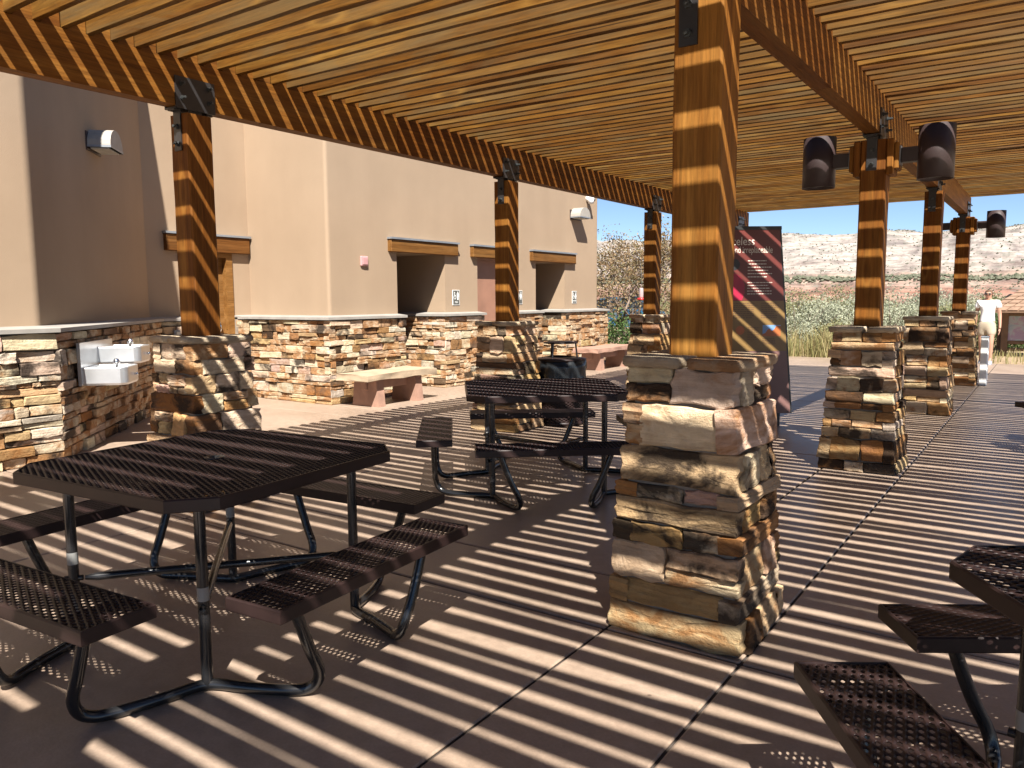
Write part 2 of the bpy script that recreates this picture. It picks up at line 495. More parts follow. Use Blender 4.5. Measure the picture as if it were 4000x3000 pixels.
# scrub on the terraces
mb = MB(); rr = random.Random(5)
def blob(mb, c, r, rr):
    o = len(mb.v)
    top = (c[0], c[1], c[2] + r * 1.3)
    ring = []
    for k in range(6):
        an = k * PI / 3 + rr.random()
        ring.append((c[0] + r * math.cos(an) * (.8 + .4 * rr.random()), c[1] + r * math.sin(an) * (.8 + .4 * rr.random()), c[2] + r * (.3 + .4 * rr.random())))
    bot = (c[0], c[1], c[2] - r * .4)
    fs = []
    for k in range(6):
        fs += [(0, 1 + k, 1 + (k + 1) % 6), (7, 1 + (k + 1) % 6, 1 + k)]
    mb.add([top] + ring + [bot], fs)
n = 0
while n < 13000:
    az = -.62 + .75 * rr.random(); r = 420 + 640 * rr.random()
    z = hill_h(az, r)
    band = 12.5 < z < 17.5
    if not band and rr.random() > (.55 if z > 73 else .10 if z > 18 else .16): continue
    blob(mb, (r * math.sin(az), r * math.cos(az), z), rr.uniform(.7, 1.7) * (1.15 if band else .55), rr)
    n += 1
scrub = obj('hillside_scrub', mb, leafmat('scrub_green', [(.10, .11, .07), (.13, .135, .09), (.165, .165, .12)]))
scrub['kind'] = 'stuff'; scrub['label'] = 'dark green pinyon scrub dotted over the far sandstone hills'

# ------------------------------------------------------------------ stones
PAL = [((.46, .325, .185), 34), ((.54, .42, .29), 26), ((.40, .25, .11), 18), ((.29, .145, .055), 9), ((.115, .066, .036), 5), ((.42, .28, .205), 5), ((.38, .31, .235), 3)]
PALB = [((.50, .41, .29), 34), ((.56, .48, .37), 34), ((.44, .31, .17), 14), ((.30, .165, .075), 7), ((.12, .075, .045), 5), ((.47, .34, .27), 6), ((.40, .35, .28), 4)]
def stone_col(rr, pal=None):
    pal = pal or PAL
    t = rr.random() * sum(w for _, w in pal)
    for c, w in pal:
        t -= w
        if t <= 0: break
    k = rr.uniform(.84, 1.12)
    return tuple(min(.8, x * k * rr.uniform(.95, 1.05)) for x in c)
def stone_mesh(L_, h, d, rr, n=12, bev=.012, rough=1.0, inner=False):
    "irregular stone: back at y=0, face at y=-d, centred in x and z"
    pts = []
    hx, hz = L_ / 2, h / 2
    per = []
    q = n // 4
    for s in range(4):
        for k in range(q):
            t = (k + .0) / q * 2 - 1
            p = [(-hx + hx * (t + 1), -hz), (hx, -hz + hz * (t + 1)), (hx - hx * (t + 1), hz), (-hx, hz - hz * (t + 1))][s]
            j = min(.017, .13 * min(L_, h)) * rough
            cj = j * .35 if k == 0 else 0
            sx = -1 if p[0] > 0 else 1; sz = -1 if p[1] > 0 else 1
            per.append((p[0] + rr.uniform(-j, j * .4) * (1 if abs(abs(p[0]) - hx) < 1e-6 else .6) + sx * cj * rr.random(),
                        p[1] + rr.uniform(-j, j * .4) * (1 if abs(abs(p[1]) - hz) < 1e-6 else .6) + sz * cj * rr.random()))
    tilt_x, tilt_z = rr.uniform(-.05, .05) * rough, rr.uniform(-.12, .12) * rough
    def fy(x, z, k=1.0): return -d + tilt_x * x + tilt_z * z + rr.uniform(-1, 1) * .006 * rough * k
    b = min(bev, .22 * min(L_, h))
    def inset(p, s):
        r_ = math.hypot(*p) + 1e-9
        return (p[0] * (1 - s / max(hx, s * 2.2)), p[1] * (1 - s / max(hz, s * 2.2)))
    N_ = len(per)
    e0 = [fy(x, z) + b * rr.uniform(.5, 1.5) for x, z in per]
    ring0 = [(x, 0, z) for x, z in per]
    ring1 = [(x, min(-.01, y), z) for (x, z), y in zip(per, e0)]
    ins = [inset(p, b) for p in per]
    ring2 = [(x, fy(x, z), z) for x, z in ins]
    m = MB()
    quad = [(k, (k + 1) % N_, N_ + (k + 1) % N_, N_ + k) for k in range(N_)]
    m.add(ring0 + ring1, quad, False)
    m.add(ring1 + ring2, quad, False)
    if inner:
        in2 = [(x * rr.uniform(.5, .65), z * rr.uniform(.5, .65)) for x, z in ins]
        ring3 = [(x, fy(x, z, 1.6), z) for x, z in in2]
        c0 = (rr.uniform(-.15, .15) * L_, fy(0, 0, 1.2), rr.uniform(-.1, .1) * h)
        m.add(ring2 + ring3 + [c0], quad + [(N_ + k, N_ + (k + 1) % N_, 2 * N_) for k in range(N_)], True)
    else:
        c0 = (rr.uniform(-.2, .2) * L_, fy(0, 0, .8), rr.uniform(-.15, .15) * h)
        m.add(ring2 + [c0], [(k, (k + 1) % N_, N_) for k in range(N_)], True)
    return m
def frame(o, u, n):
    u = Vector(u).normalized(); n = Vector(n).normalized(); z = u.cross(-n)
    return Matrix(((u.x, -n.x, z.x, o[0]), (u.y, -n.y, z.y, o[1]), (u.z, -n.z, z.z, o[2]), (0, 0, 0, 1)))
def split_rects(x0, z0, x1, z1, rr, hm=None, lm=None):
    w, h = x1 - x0, z1 - z0
    hm = hm or rr.choice((.07, .09, .11, .14, .17)); lm = lm or rr.uniform(.22, .60)
    if h > hm * 1.25 and h > .10:
        m_ = z0 + h * rr.uniform(.33, .67)
        return split_rects(x0, z0, x1, m_, rr) + split_rects(x0, m_, x1, z1, rr)
    if w > max(lm, h * 1.3) and w > .16:
        m_ = x0 + w * rr.uniform(.3, .7)
        return split_rects(x0, z0, m_, z1, rr, hm * rr.choice((.7, 1, 1, 1.4))) + split_rects(m_, z0, x1, z1, rr, hm * rr.choice((.7, 1, 1, 1.4)))
    return [(x0, z0, x1, z1)]

# ------------------------------------------------------------------ building
bld = thing('visitor_building', 'tan stucco building with fieldstone base and timber lintels beside the patio', 'building')
ZL, ZT = 1.165, 5.05                     # ledge height, wall top
FX = -8.0                                # far facade plane
plan = [(-7.215, -4.0), (-7.215, 3.236), (-9.66, 5.68), (-9.66, 7.25), (-8.0, 7.25), (-8.0, 14.75), (-14.0, 14.75)]
def rounded(poly, r, which):
    out = []
    for i, p in enumerate(poly):
        if i in which:
            a, b, c = Vector(poly[i - 1]), Vector(p), Vector(poly[i + 1])
            d1, d2 = (a - b).normalized(), (c - b).normalized()
            s = b + d1 * r; e = b + d2 * r
            for k in range(7):
                t = k / 6
                out.append(tuple(s * (1 - t) ** 2 + b * 2 * t * (1 - t) + e * t * t))
        else: out.append(p)
    return out
def offset(poly, d):
    out = []
    for i, p in enumerate(poly):
        p = Vector(p)
        ns = []
        if i > 0: e = (p - Vector(poly[i - 1])).normalized(); ns.append(Vector((e.y, -e.x)))
        if i < len(poly) - 1: e = (Vector(poly[i + 1]) - p).normalized(); ns.append(Vector((e.y, -e.x)))
        n = sum(ns, Vector((0, 0))).normalized()
        out.append(tuple(p + n * (d / max(.3, n.dot(ns[0])))))
    return out
OPEN = [(8.58, 9.69, 2.10), (10.54, 11.45, 2.09), (12.34, 13.39, 2.09)]     # men's, store door, women's
DOOR = (6.12, 6.95, 2.07)
def band(mb, poly, z0, z1, sm=True):
    n = len(poly)
    mb.add([(x, y, z0) for x, y in poly] + [(x, y, z1) for x, y in poly], [(i, i + 1, i + 1 + n, i + n) for i in range(n - 1)], sm)
def wall_with_holes(mb, x, y0, y1, z0, z1, holes):
    ys = y0
    for (a, b, t) in holes:
        mb.add([(x, ys, z0), (x, a, z0), (x, a, z1), (x, ys, z1)], [(0, 1, 2, 3)])
        if z1 > t: mb.add([(x, a, max(t, z0)), (x, b, max(t, z0)), (x, b, z1), (x, a, z1)], [(0, 1, 2, 3)])
        ys = b
    mb.add([(x, ys, z0), (x, y1, z0), (x, y1, z1), (x, ys, z1)], [(0, 1, 2, 3)])
rp = rounded(plan, .05, (1, 4, 5))
mb = MB()
i3 = [i for i, p in enumerate(rp) if p == (-9.66, 5.68)][0]
band(mb, rp[:i3 + 1], ZL, ZT)
wall_with_holes(mb, -9.66, 5.68, 7.25, ZL, ZT, [(DOOR[0], DOOR[1], DOOR[2])])
k4 = i3 + 2
band(mb, [(-9.66, 7.25)] + rp[k4:k4 + 7], ZL, ZT)
wall_with_holes(mb, FX, 7.30, 14.70, ZL, ZT, OPEN)
band(mb, rp[k4 + 7:], ZL, ZT)
# reveals
for (a, b, t), dep in zip(OPEN, (3.6, .16, 3.6)):
    mb.add([(FX, a, 0), (FX - dep, a, 0), (FX - dep, a, t), (FX, a, t)], [(0, 1, 2, 3)])
    mb.add([(FX, b, 0), (FX, b, t), (FX - dep, b, t), (FX - dep, b, 0)], [(0, 1, 2, 3)])
    mb.add([(FX, a, t), (FX - dep, a, t), (FX - dep, b, t), (FX, b, t)], [(0, 1, 2, 3)])
a, b, t = DOOR
mb.add([(-9.66, a, 0), (-9.78, a, 0), (-9.78, a, t), (-9.66, a, t)], [(0, 1, 2, 3)])
mb.add([(-9.66, b, 0), (-9.66, b, t), (-9.78, b, t), (-9.78, b, 0)], [(0, 1, 2, 3)])
mb.add([(-9.66, a, t), (-9.78, a, t), (-9.78, b, t), (-9.66, b, t)], [(0, 1, 2, 3)])
mb.add([(x, y, ZT) for x, y in rp] + [(-14, -4, ZT)], [tuple(range(len(rp) + 1))])
mb.add([(-14, -4, 0), (-14, 14.75, 0), (-14, 14.75, ZT), (-14, -4, ZT)], [(0, 1, 2, 3)])
mb.add([(-14, -4, 0), (-7.215, -4, 0), (-7.215, -4, ZT), (-14, -4, ZT)], [(0, 1, 2, 3)])
obj('stucco_wall', mb, M['stucco'], bld)
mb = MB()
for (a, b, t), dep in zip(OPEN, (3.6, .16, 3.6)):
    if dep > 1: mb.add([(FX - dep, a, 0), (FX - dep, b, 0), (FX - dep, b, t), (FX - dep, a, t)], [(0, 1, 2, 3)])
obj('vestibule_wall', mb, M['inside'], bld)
# backing behind the fieldstone
segs = [((-7.215, -4.0), (-7.215, 3.236)), ((-7.215, 3.236), (-9.66, 5.68)), ((-9.66, 5.68), (-9.66, DOOR[0])), ((-9.66, DOOR[1]), (-9.66, 7.25)),
        ((-9.66, 7.25), (FX, 7.25)), ((FX, 7.25), (FX, OPEN[0][0])), ((FX, OPEN[0][1]), (FX, OPEN[1][0])), ((FX, OPEN[1][1]), (FX, OPEN[2][0])),
        ((FX, OPEN[2][1]), (FX, 14.75)), ((FX, 14.75), (-9.2, 14.75)),
        ((FX - 1.3, OPEN[0][1] - .02), (FX, OPEN[0][1] - .02)), ((FX - 1.3, OPEN[2][1] - .02), (FX, OPEN[2][1] - .02))]
chains = [[(-7.215, -4.0), (-7.215, 3.236), (-9.66, 5.68), (-9.66, DOOR[0])], [(-9.66, DOOR[1]), (-9.66, 7.25), (FX, 7.25), (FX, OPEN[0][0])],
          [(FX - 1.3, OPEN[0][1] - .05), (FX, OPEN[0][1] - .05), (FX, OPEN[1][0])], [(FX, OPEN[1][1]), (FX, OPEN[2][0])],
          [(FX - 1.3, OPEN[2][1] - .05), (FX, OPEN[2][1] - .05), (FX, 14.75), (-9.2, 14.75)]]
VO, VI = .165, .085                      # stone face and mortar distances from the stucco plane
for ch in chains:
    mb = MB(); ml = MB()
    o = offset(ch, VI); nn = len(ch)
    band(mb, o, 0, ZL - .01, False)
    for e in (0, -1): mb.add([(*ch[e], 0), (*o[e], 0), (*o[e], ZL - .01), (*ch[e], ZL - .01)], [(0, 1, 2, 3)])
    lo, li = offset(ch, VO + .03), offset(ch, -.02)
    band(ml, lo, ZL - .035, ZL, False); 
    ml.add([(*p, ZL) for p in lo] + [(*p, ZL + .022) for p in li], [(i, i + 1, i + 1 + nn, i + nn) for i in range(nn - 1)])
    ml.add([(*p, ZL - .035) for p in lo] + [(*p, ZL - .035) for p in li], [(i + nn, i + 1 + nn, i + 1, i) for i in range(nn - 1)])
    for e in (0, -1): ml.add([(*li[e], ZL - .035), (*lo[e], ZL - .035), (*lo[e], ZL), (*li[e], ZL + .022)], [(0, 1, 2, 3)])
    obj('mortar_backing', mb, M['mortar'], bld)
    obj('ledge', ml, M['ledge'], bld)
# the stones themselves
rr = random.Random(21)
cand = []
for ch in chains:
    inn = offset(ch, VI - .03); out = offset(ch, VO)
    for i in range(len(ch) - 1):
        p, q = Vector(ch[i]), Vector(ch[i + 1])
        e = (q - p).normalized(); n2 = Vector((e.y, -e.x))
        po, qo = Vector(out[i]), Vector(out[i + 1])
        Lg = (qo - po).length
        base = po - n2 * (VO - (VI - .03))
        # long bands first, then irregular splitting, so that corners stay coursed
        z = 0.0; last = 0
        while z < ZL - .05:
            h = rr.uniform(.16, .30)
            if ZL - .04 - (z + h) < .12: h = ZL - .04 - z
            for (x0, z0, x1, z1) in split_rects(0, z, Lg, z + h, rr):
                L_, hh = x1 - x0 - rr.uniform(.003, .010), z1 - z0 - rr.uniform(.003, .010)
                c = base + e * ((x0 + x1) / 2)
                d = (VO - (VI - .03)) + rr.uniform(-.028, .022)
                cand.append((Vector((c.x, c.y, (z0 + z1) / 2)), e, n2, L_, hh, d, L_ * hh))
            z += h
def vis_score(t):
    c, e, n2, L_, hh, d, a = t
    to = Vector((0, 0, CAM_H)) - c
    f = max(0.0, (to.x * n2.x + to.y * n2.y)) / to.length
    if c.y < 2.2: f *= .01
    return a * f / to.length ** 2
cand.sort(key=vis_score, reverse=True)
rest = MB()
for k, (c, e, n2, L_, hh, d, a) in enumerate(cand):
    sm_ = stone_mesh(L_, hh, d, rr, 12 if L_ < .2 else 8, .006, .8)
    Mx = frame(c, (e.x, e.y, 0), (n2.x, n2.y, 0))
    if k < 298: obj('stone', sm_, M['stone'], bld, M=Mx, color=stone_col(rr, PALB))
    else: rest.add([Mx @ Vector(p) for p in sm_.v], sm_.f, False)
o = obj('small_stones', rest, M['stone'], bld, color=(.46, .37, .26)); o['kind'] = 'stuff'
# lintels
def lintel(y0, y1, z0, z1, x, parent=bld):
    l = obj('lintel', MB().cbox(x - .05, x + .075, y0, y1, z0, z1 - .03, .008), M['lintel'], parent)
    obj('flashing', MB().bx(x - .02, x + .095, y0 - .012, y1 + .012, z1 - .028, z1), M['flashing'], l)
lintel(8.40, 9.95, 2.085, 2.295, FX); lintel(10.35, 11.65, 2.085, 2.292, FX); lintel(12.14, 13.72, 2.085, 2.292, FX)
lintel(5.93, 7.22, 2.055, 2.305, -9.66)
d = obj('door', MB().bx(FX - .155, FX - .11, OPEN[1][0] + .04, OPEN[1][1] - .04, .01, 2.04), M['door'], bld)
obj('handle', MB().tube([(FX - .09, OPEN[1][1] - .13, .95), (FX - .06, OPEN[1][1] - .13, 1.0), (FX - .09, OPEN[1][1] - .13, 1.1)], .012), M['chrome'], d)
obj('door_frame', MB().bx(FX - .155, FX - .06, OPEN[1][0], OPEN[1][0] + .04, 0, 2.09).bx(FX - .155, FX - .06, OPEN[1][1] - .04, OPEN[1][1], 0, 2.09).bx(FX - .155, FX - .06, OPEN[1][0] + .04, OPEN[1][1] - .04, 2.04, 2.09), M['door'], bld)
a, b, t = DOOR
d = obj('door', MB().bx(-9.78, -9.74, a + .10, b - .10, .01, t - .08), M['lintel'], bld)
obj('handle', MB().tube([(-9.735, b - .18, .95), (-9.70, b - .18, 1.0), (-9.735, b - .18, 1.1)], .012), M['chrome'], d)
obj('door_frame', MB().bx(-9.78, -9.64, a, a + .10, 0, t).bx(-9.78, -9.64, b - .10, b, 0, t).bx(-9.78, -9.64, a + .1, b - .1, t - .08, t), M['lintel'], bld)

# wall lamps: arched hood, flat front
def wall_lamp(p, e, n2, label):
    "p: near lower corner on the wall, e: along wall, n2: outward"
    t = thing('wall_lamp', label, 'lamp', p, 0, 'arched lamps on the stucco walls')
    w, dpt, h = .41, .235, .205
    prof = [(0, 0)]
    for k in range(13):
        an = PI - PI * k / 12
        prof.append((w / 2 + w / 2 * math.cos(an), .035 + (h - .035) * math.sin(an)))
    prof.append((w, 0))
    Mx = Matrix(((e[0], 0, n2[0], 0), (e[1], 0, n2[1], 0), (0, 1, 0, 0), (0, 0, 0, 1)))
    obj('hood', MB().prism(prof, .0, dpt, Mx), M['lamp_grey'], t)
    obj('trim', MB().prism([(-.004, .0), (w + .004, .0), (w + .004, .022), (-.004, .022)], .0, dpt + .004, Mx), M['flashing'], t)
    obj('lens', MB().prism([(.03, -.012), (w - .03, -.012), (w - .03, .0), (.03, .0)], .03, dpt - .03, Mx), M['lens'], t)
    obj('back_plate', MB().prism([(-.01, -.03), (w + .01, -.03), (w + .01, .16), (-.01, .16)], -.02, .012, Mx), M['lamp_brown'], t)
q = 1 / math.sqrt(2)
wall_lamp((-8.25, 4.27, 2.97), (-q, q), (q, q), 'grey arched wall lamp on the shaded slanting wall above the drinking fountain')
wall_lamp((FX, 13.60, 2.985), (0, 1), (1, 0), 'grey arched wall lamp in sunlight near the far end of the wall')
# small fittings
t = thing('security_camera', 'small white dome camera high at the far corner of the building', 'camera', (FX, 14.27, 3.42))
obj('mount', MB().lathe([(0, 0), (.055, 0), (.055, .05), (.045, .07), (0, .07)], (0, 0, 0), 14, ax=(1, 0, 0)), M['white'], t)
obj('body', MB().lathe([(.0, .07), (.06, .03), (.07, -.03), (.055, -.10), (.0, -.11)], (.10, 0, 0), 14), M['white'], t)
obj('lens', MB().lathe([(0, 0), (.035, .0), (.025, .02), (0, .028)], (.155, .03, -.03), 10, ax=(1, .4, -.3)), M['dark'], t)
t = thing('strobe_plate', 'small square pink plate on the sunlit stucco left of the first opening', 'alarm plate', (FX, 7.905, 1.93))
obj('plate', MB().cbox(0, .03, -.072, .072, -.07, .07, .01), M['pink'], t)
obj('cover', MB().cbox(.03, .042, -.05, .05, -.05, .05, .006), M['pink'], t)
t = thing('outlet_box', 'small grey outlet box on the fieldstone behind the left stone pier', 'outlet', (-9.66 + VO + .01, 5.94, .955))
obj('plate', MB().cbox(0, .03, -.045, .045, -.055, .055, .006), M['flashing'], t)
obj('cover', MB().cbox(.03, .045, -.028, .028, -.036, .036, .005), M['lens'], t)

def text_mesh(s, size, sx=1.0, align='LEFT'):
    cu = bpy.data.curves.new('lettering', 'FONT'); cu.body = s; cu.size = size; cu.align_x = align; cu.resolution_u = 3
    cu.extrude = .0008
    o = bpy.data.objects.new('lettering', cu); COL.objects.link(o)
    bpy.context.view_layer.update()
    me = bpy.data.meshes.new_from_object(o.evaluated_get(bpy.context.evaluated_depsgraph_get()))
    bpy.data.objects.remove(o); bpy.data.curves.remove(cu)
    for v in me.vertices: v.co.x *= sx
    return me
def wallM(p, e, n2):                     # local x along e, local y up, local z outward
    return Matrix(((e[0], 0, n2[0], p[0]), (e[1], 0, n2[1], p[1]), (0, 1, 0, p[2]), (0, 0, 0, 1)))
def disc(cx, cy, r, n=12): return [(cx + r * math.cos(2 * PI * k / n), cy + r * math.sin(2 * PI * k / n)) for k in range(n)]
def restroom_sign(y, label, kind, word):
    t = thing('restroom_sign', label, 'sign', (FX + .001, y, 1.42))
    Mx = Matrix(((0, 0, 1, 0), (1, 0, 0, 0), (0, 1, 0, 0), (0, 0, 0, 1)))
    w, h = .088, .122
    obj('border', MB().prism([(-w, -h), (w, -h), (w, h), (-w, h)], 0, .008, Mx), M['white'], t)
    w -= .008; h -= .008
    obj('plate', MB().prism([(-w, -h), (w, -h), (w, h), (-w, h)], .0081, .0095, Mx), M['sign_plate'], t)
    g = MB(); z0, z1 = .0096, .011
    def man(cx, sk=False):
        g.prism(disc(cx, .083, .012), z0, z1, Mx)
        if sk: g.prism([(cx - .012, .068), (cx + .012, .068), (cx + .03, .0), (cx - .03, .0)], z0, z1, Mx); g.prism([(cx - .014, .0), (cx - .004, .0), (cx - .004, -.04), (cx - .014, -.04)], z0, z1, Mx); g.prism([(cx + .004, .0), (cx + .014, .0), (cx + .014, -.04), (cx + .004, -.04)], z0, z1, Mx)
        else:
            g.prism([(cx - .024, .068), (cx + .024, .068), (cx + .024, .012), (cx + .016, .012), (cx + .016, -.04), (cx + .002, -.04), (cx + .002, .005), (cx - .002, .005), (cx - .002, -.04), (cx - .016, -.04), (cx - .016, .012), (cx - .024, .012)], z0, z1, Mx)
    def chair(cx):
        g.prism(disc(cx - .012, .080, .010), z0, z1, Mx)
        g.prism([(cx - .018, .068), (cx - .006, .068), (cx - .004, .035), (cx + .018, .035), (cx + .03, -.005), (cx + .02, -.008), (cx + .010, .024), (cx - .014, .024)], z0, z1, Mx)
        ro, ri = 0.030, .022
        for k in range(14):
            a0, a1 = PI * .55 + k * .32, PI * .55 + (k + 1) * .32
            c = (cx - .006, .0)
            g.prism([(c[0] + ri * math.cos(a0), c[1] + ri * math.sin(a0)), (c[0] + ro * math.cos(a0), c[1] + ro * math.sin(a0)), (c[0] + ro * math.cos(a1), c[1] + ro * math.sin(a1)), (c[0] + ri * math.cos(a1), c[1] + ri * math.sin(a1))], z0, z1, Mx)
    if kind == 'men': chair(-.03); man(.04)
    elif kind == 'women': chair(-.03); man(.042, True)
    else: man(-.035); man(.038, True)
    obj('pictogram', g, M['white'], t)
    if word:
        me = text_mesh(word, .038, .9, 'CENTER')
        o = obj('lettering', me, M['white'], t, M=wallM((.0096, 0, -.088), (0, 1), (1, 0)))
restroom_sign(9.955, 'white bordered restroom sign reading MEN beside the first dark opening', 'men', 'MEN')
restroom_sign(11.79, 'restroom sign with two standing figures half hidden behind a timber post', 'both', '')
restroom_sign(13.765, 'white bordered restroom sign reading WOMEN near the far end of the wall', 'women', 'WOMEN')

# drinking fountain on the slanting wall
e = Vector((-q, q, 0)); n3 = Vector((q, q, 0))
fo = Vector((-7.43, 3.63, 0)) + Vector((q, q, 0)) * -.02
fo = Vector((-7.305, 3.575, .62))
t = thing('drinking_fountain', 'two level stainless steel drinking fountain on the shaded fieldstone wall', 'fountain', fo)
Mf = Matrix(((e.x, 0, n3.x, 0), (e.y, 0, n3.y, 0), (0, 1, 0, 0), (0, 0, 0, 1)))     # x along, y up, z out
obj('back_plate', MB().prism([(0, .0), (.92, .0), (.92, .395), (0, .395)], .0, .03, Mf), M['steel'], t)
def basin(x0, y0, nm):
    w, dp, h = .43, .41, .165
    poly = [(x0, .03)]
    R_ = .075
    for k in range(7):
        an = PI - (PI / 2) * k / 6
        poly.append((x0 + R_ + R_ * math.cos(an), dp - R_ + R_ * math.sin(an)))
    for k in range(7):
        an = PI / 2 - (PI / 2) * k / 6
        poly.append((x0 + w - R_ + R_ * math.cos(an), dp - R_ + R_ * math.sin(an)))
    poly.append((x0 + w, .03))
    n = len(poly)
    cx, cz = x0 + w / 2, .21
    vs = []
    for f, y in ((.94, y0), (1, y0 + .02), (1, y0 + h - .008), (.985, y0 + h), (.86, y0 + h), (.72, y0 + h - .045), (.3, y0 + h - .06)):
        vs += [(cx + (x - cx) * f, y, cz + (z - cz) * f) for x, z in poly]
    vs = [Mf @ Vector(p) for p in vs]
    fs = []
    for r_ in range(6):
        for k in range(n): fs.append((r_ * n + k, r_ * n + (k + 1) % n, (r_ + 1) * n + (k + 1) % n, (r_ + 1) * n + k))
    fs += [tuple(range(n))[::-1], tuple(range(6 * n, 7 * n))]
    b = obj('basin', MB().add(vs, fs), M['steel'], t)
    bp = Mf @ Vector((x0 + .10, y0 + h - .01, .30))
    obj('bubbler', MB().lathe([(.016, 0), (.014, .03), (.026, .04), (.030, .06), (.02, .082), (0, .088)], bp, 12), M['chrome'], b)
    kp = Mf @ Vector((x0 + w * .55, y0 + h * .5, dp))
    obj('push_button', MB().lathe([(.012, 0), (.012, .02), (.018, .022), (.016, .034), (0, .036)], kp, 10, ax=n3), M['chrome'], b)
basin(.02, .0, 'low'); basin(.475, .165, 'high')
# slab benches against the wall
def slab_bench(y0, y1, mat, label):
    t = thing('stone_bench', label, 'bench', (-7.37, (y0 + y1) / 2, 0), 0, 'stone slab benches along the wall')
    Lg = y1 - y0
    bmm = bmesh.new(); bmesh.ops.create_cube(bmm, size=1)
    bmesh.ops.subdivide_edges(bmm, edges=bmm.edges, cuts=5, use_grid_fill=True)
    for v in bmm.verts:
        v.co.x *= .56; v.co.y *= Lg; v.co.z *= .085
        nn = mnoise.noise_vector(Vector((v.co.x * 5 + y0, v.co.y * 5, v.co.z * 9)))
        v.co += nn * .022 * (1 if abs(v.co.z) < .04 or abs(v.co.x) > .25 else .35)
        v.co.z += .395
    sm = MB().add([v.co[:] for v in bmm.verts], []); bmm.verts.index_update()
    for f in bmm.faces: sm.f.append(tuple(v.index for v in f.verts)); sm.sm.append(False)
    bmm.free()
    obj('slab', sm, mat, t)
    for yy in (-Lg / 2 + .30, Lg / 2 - .30):
        l = MB().prism([(-.24, 0), (.235, 0), (.20, .36), (-.20, .36)], -.065, .065, Matrix(((1, 0, 0, 0), (0, 0, 1, yy), (0, 1, 0, 0), (0, 0, 0, 1))))
        obj('leg', l, M['sandstone'], t)
    obj('stretcher', MB().cbox(-.05, .05, -Lg / 2 + .20, Lg / 2 - .2, .22, .345, .008), M['sandstone'], t)
slab_bench(7.02, 8.37, M['sandstone_pale'], 'pale stone slab bench against the wall between the pier and table')
slab_bench(13.1, 14.75, M['sandstone'], 'pink stone slab bench near the far end of the building')
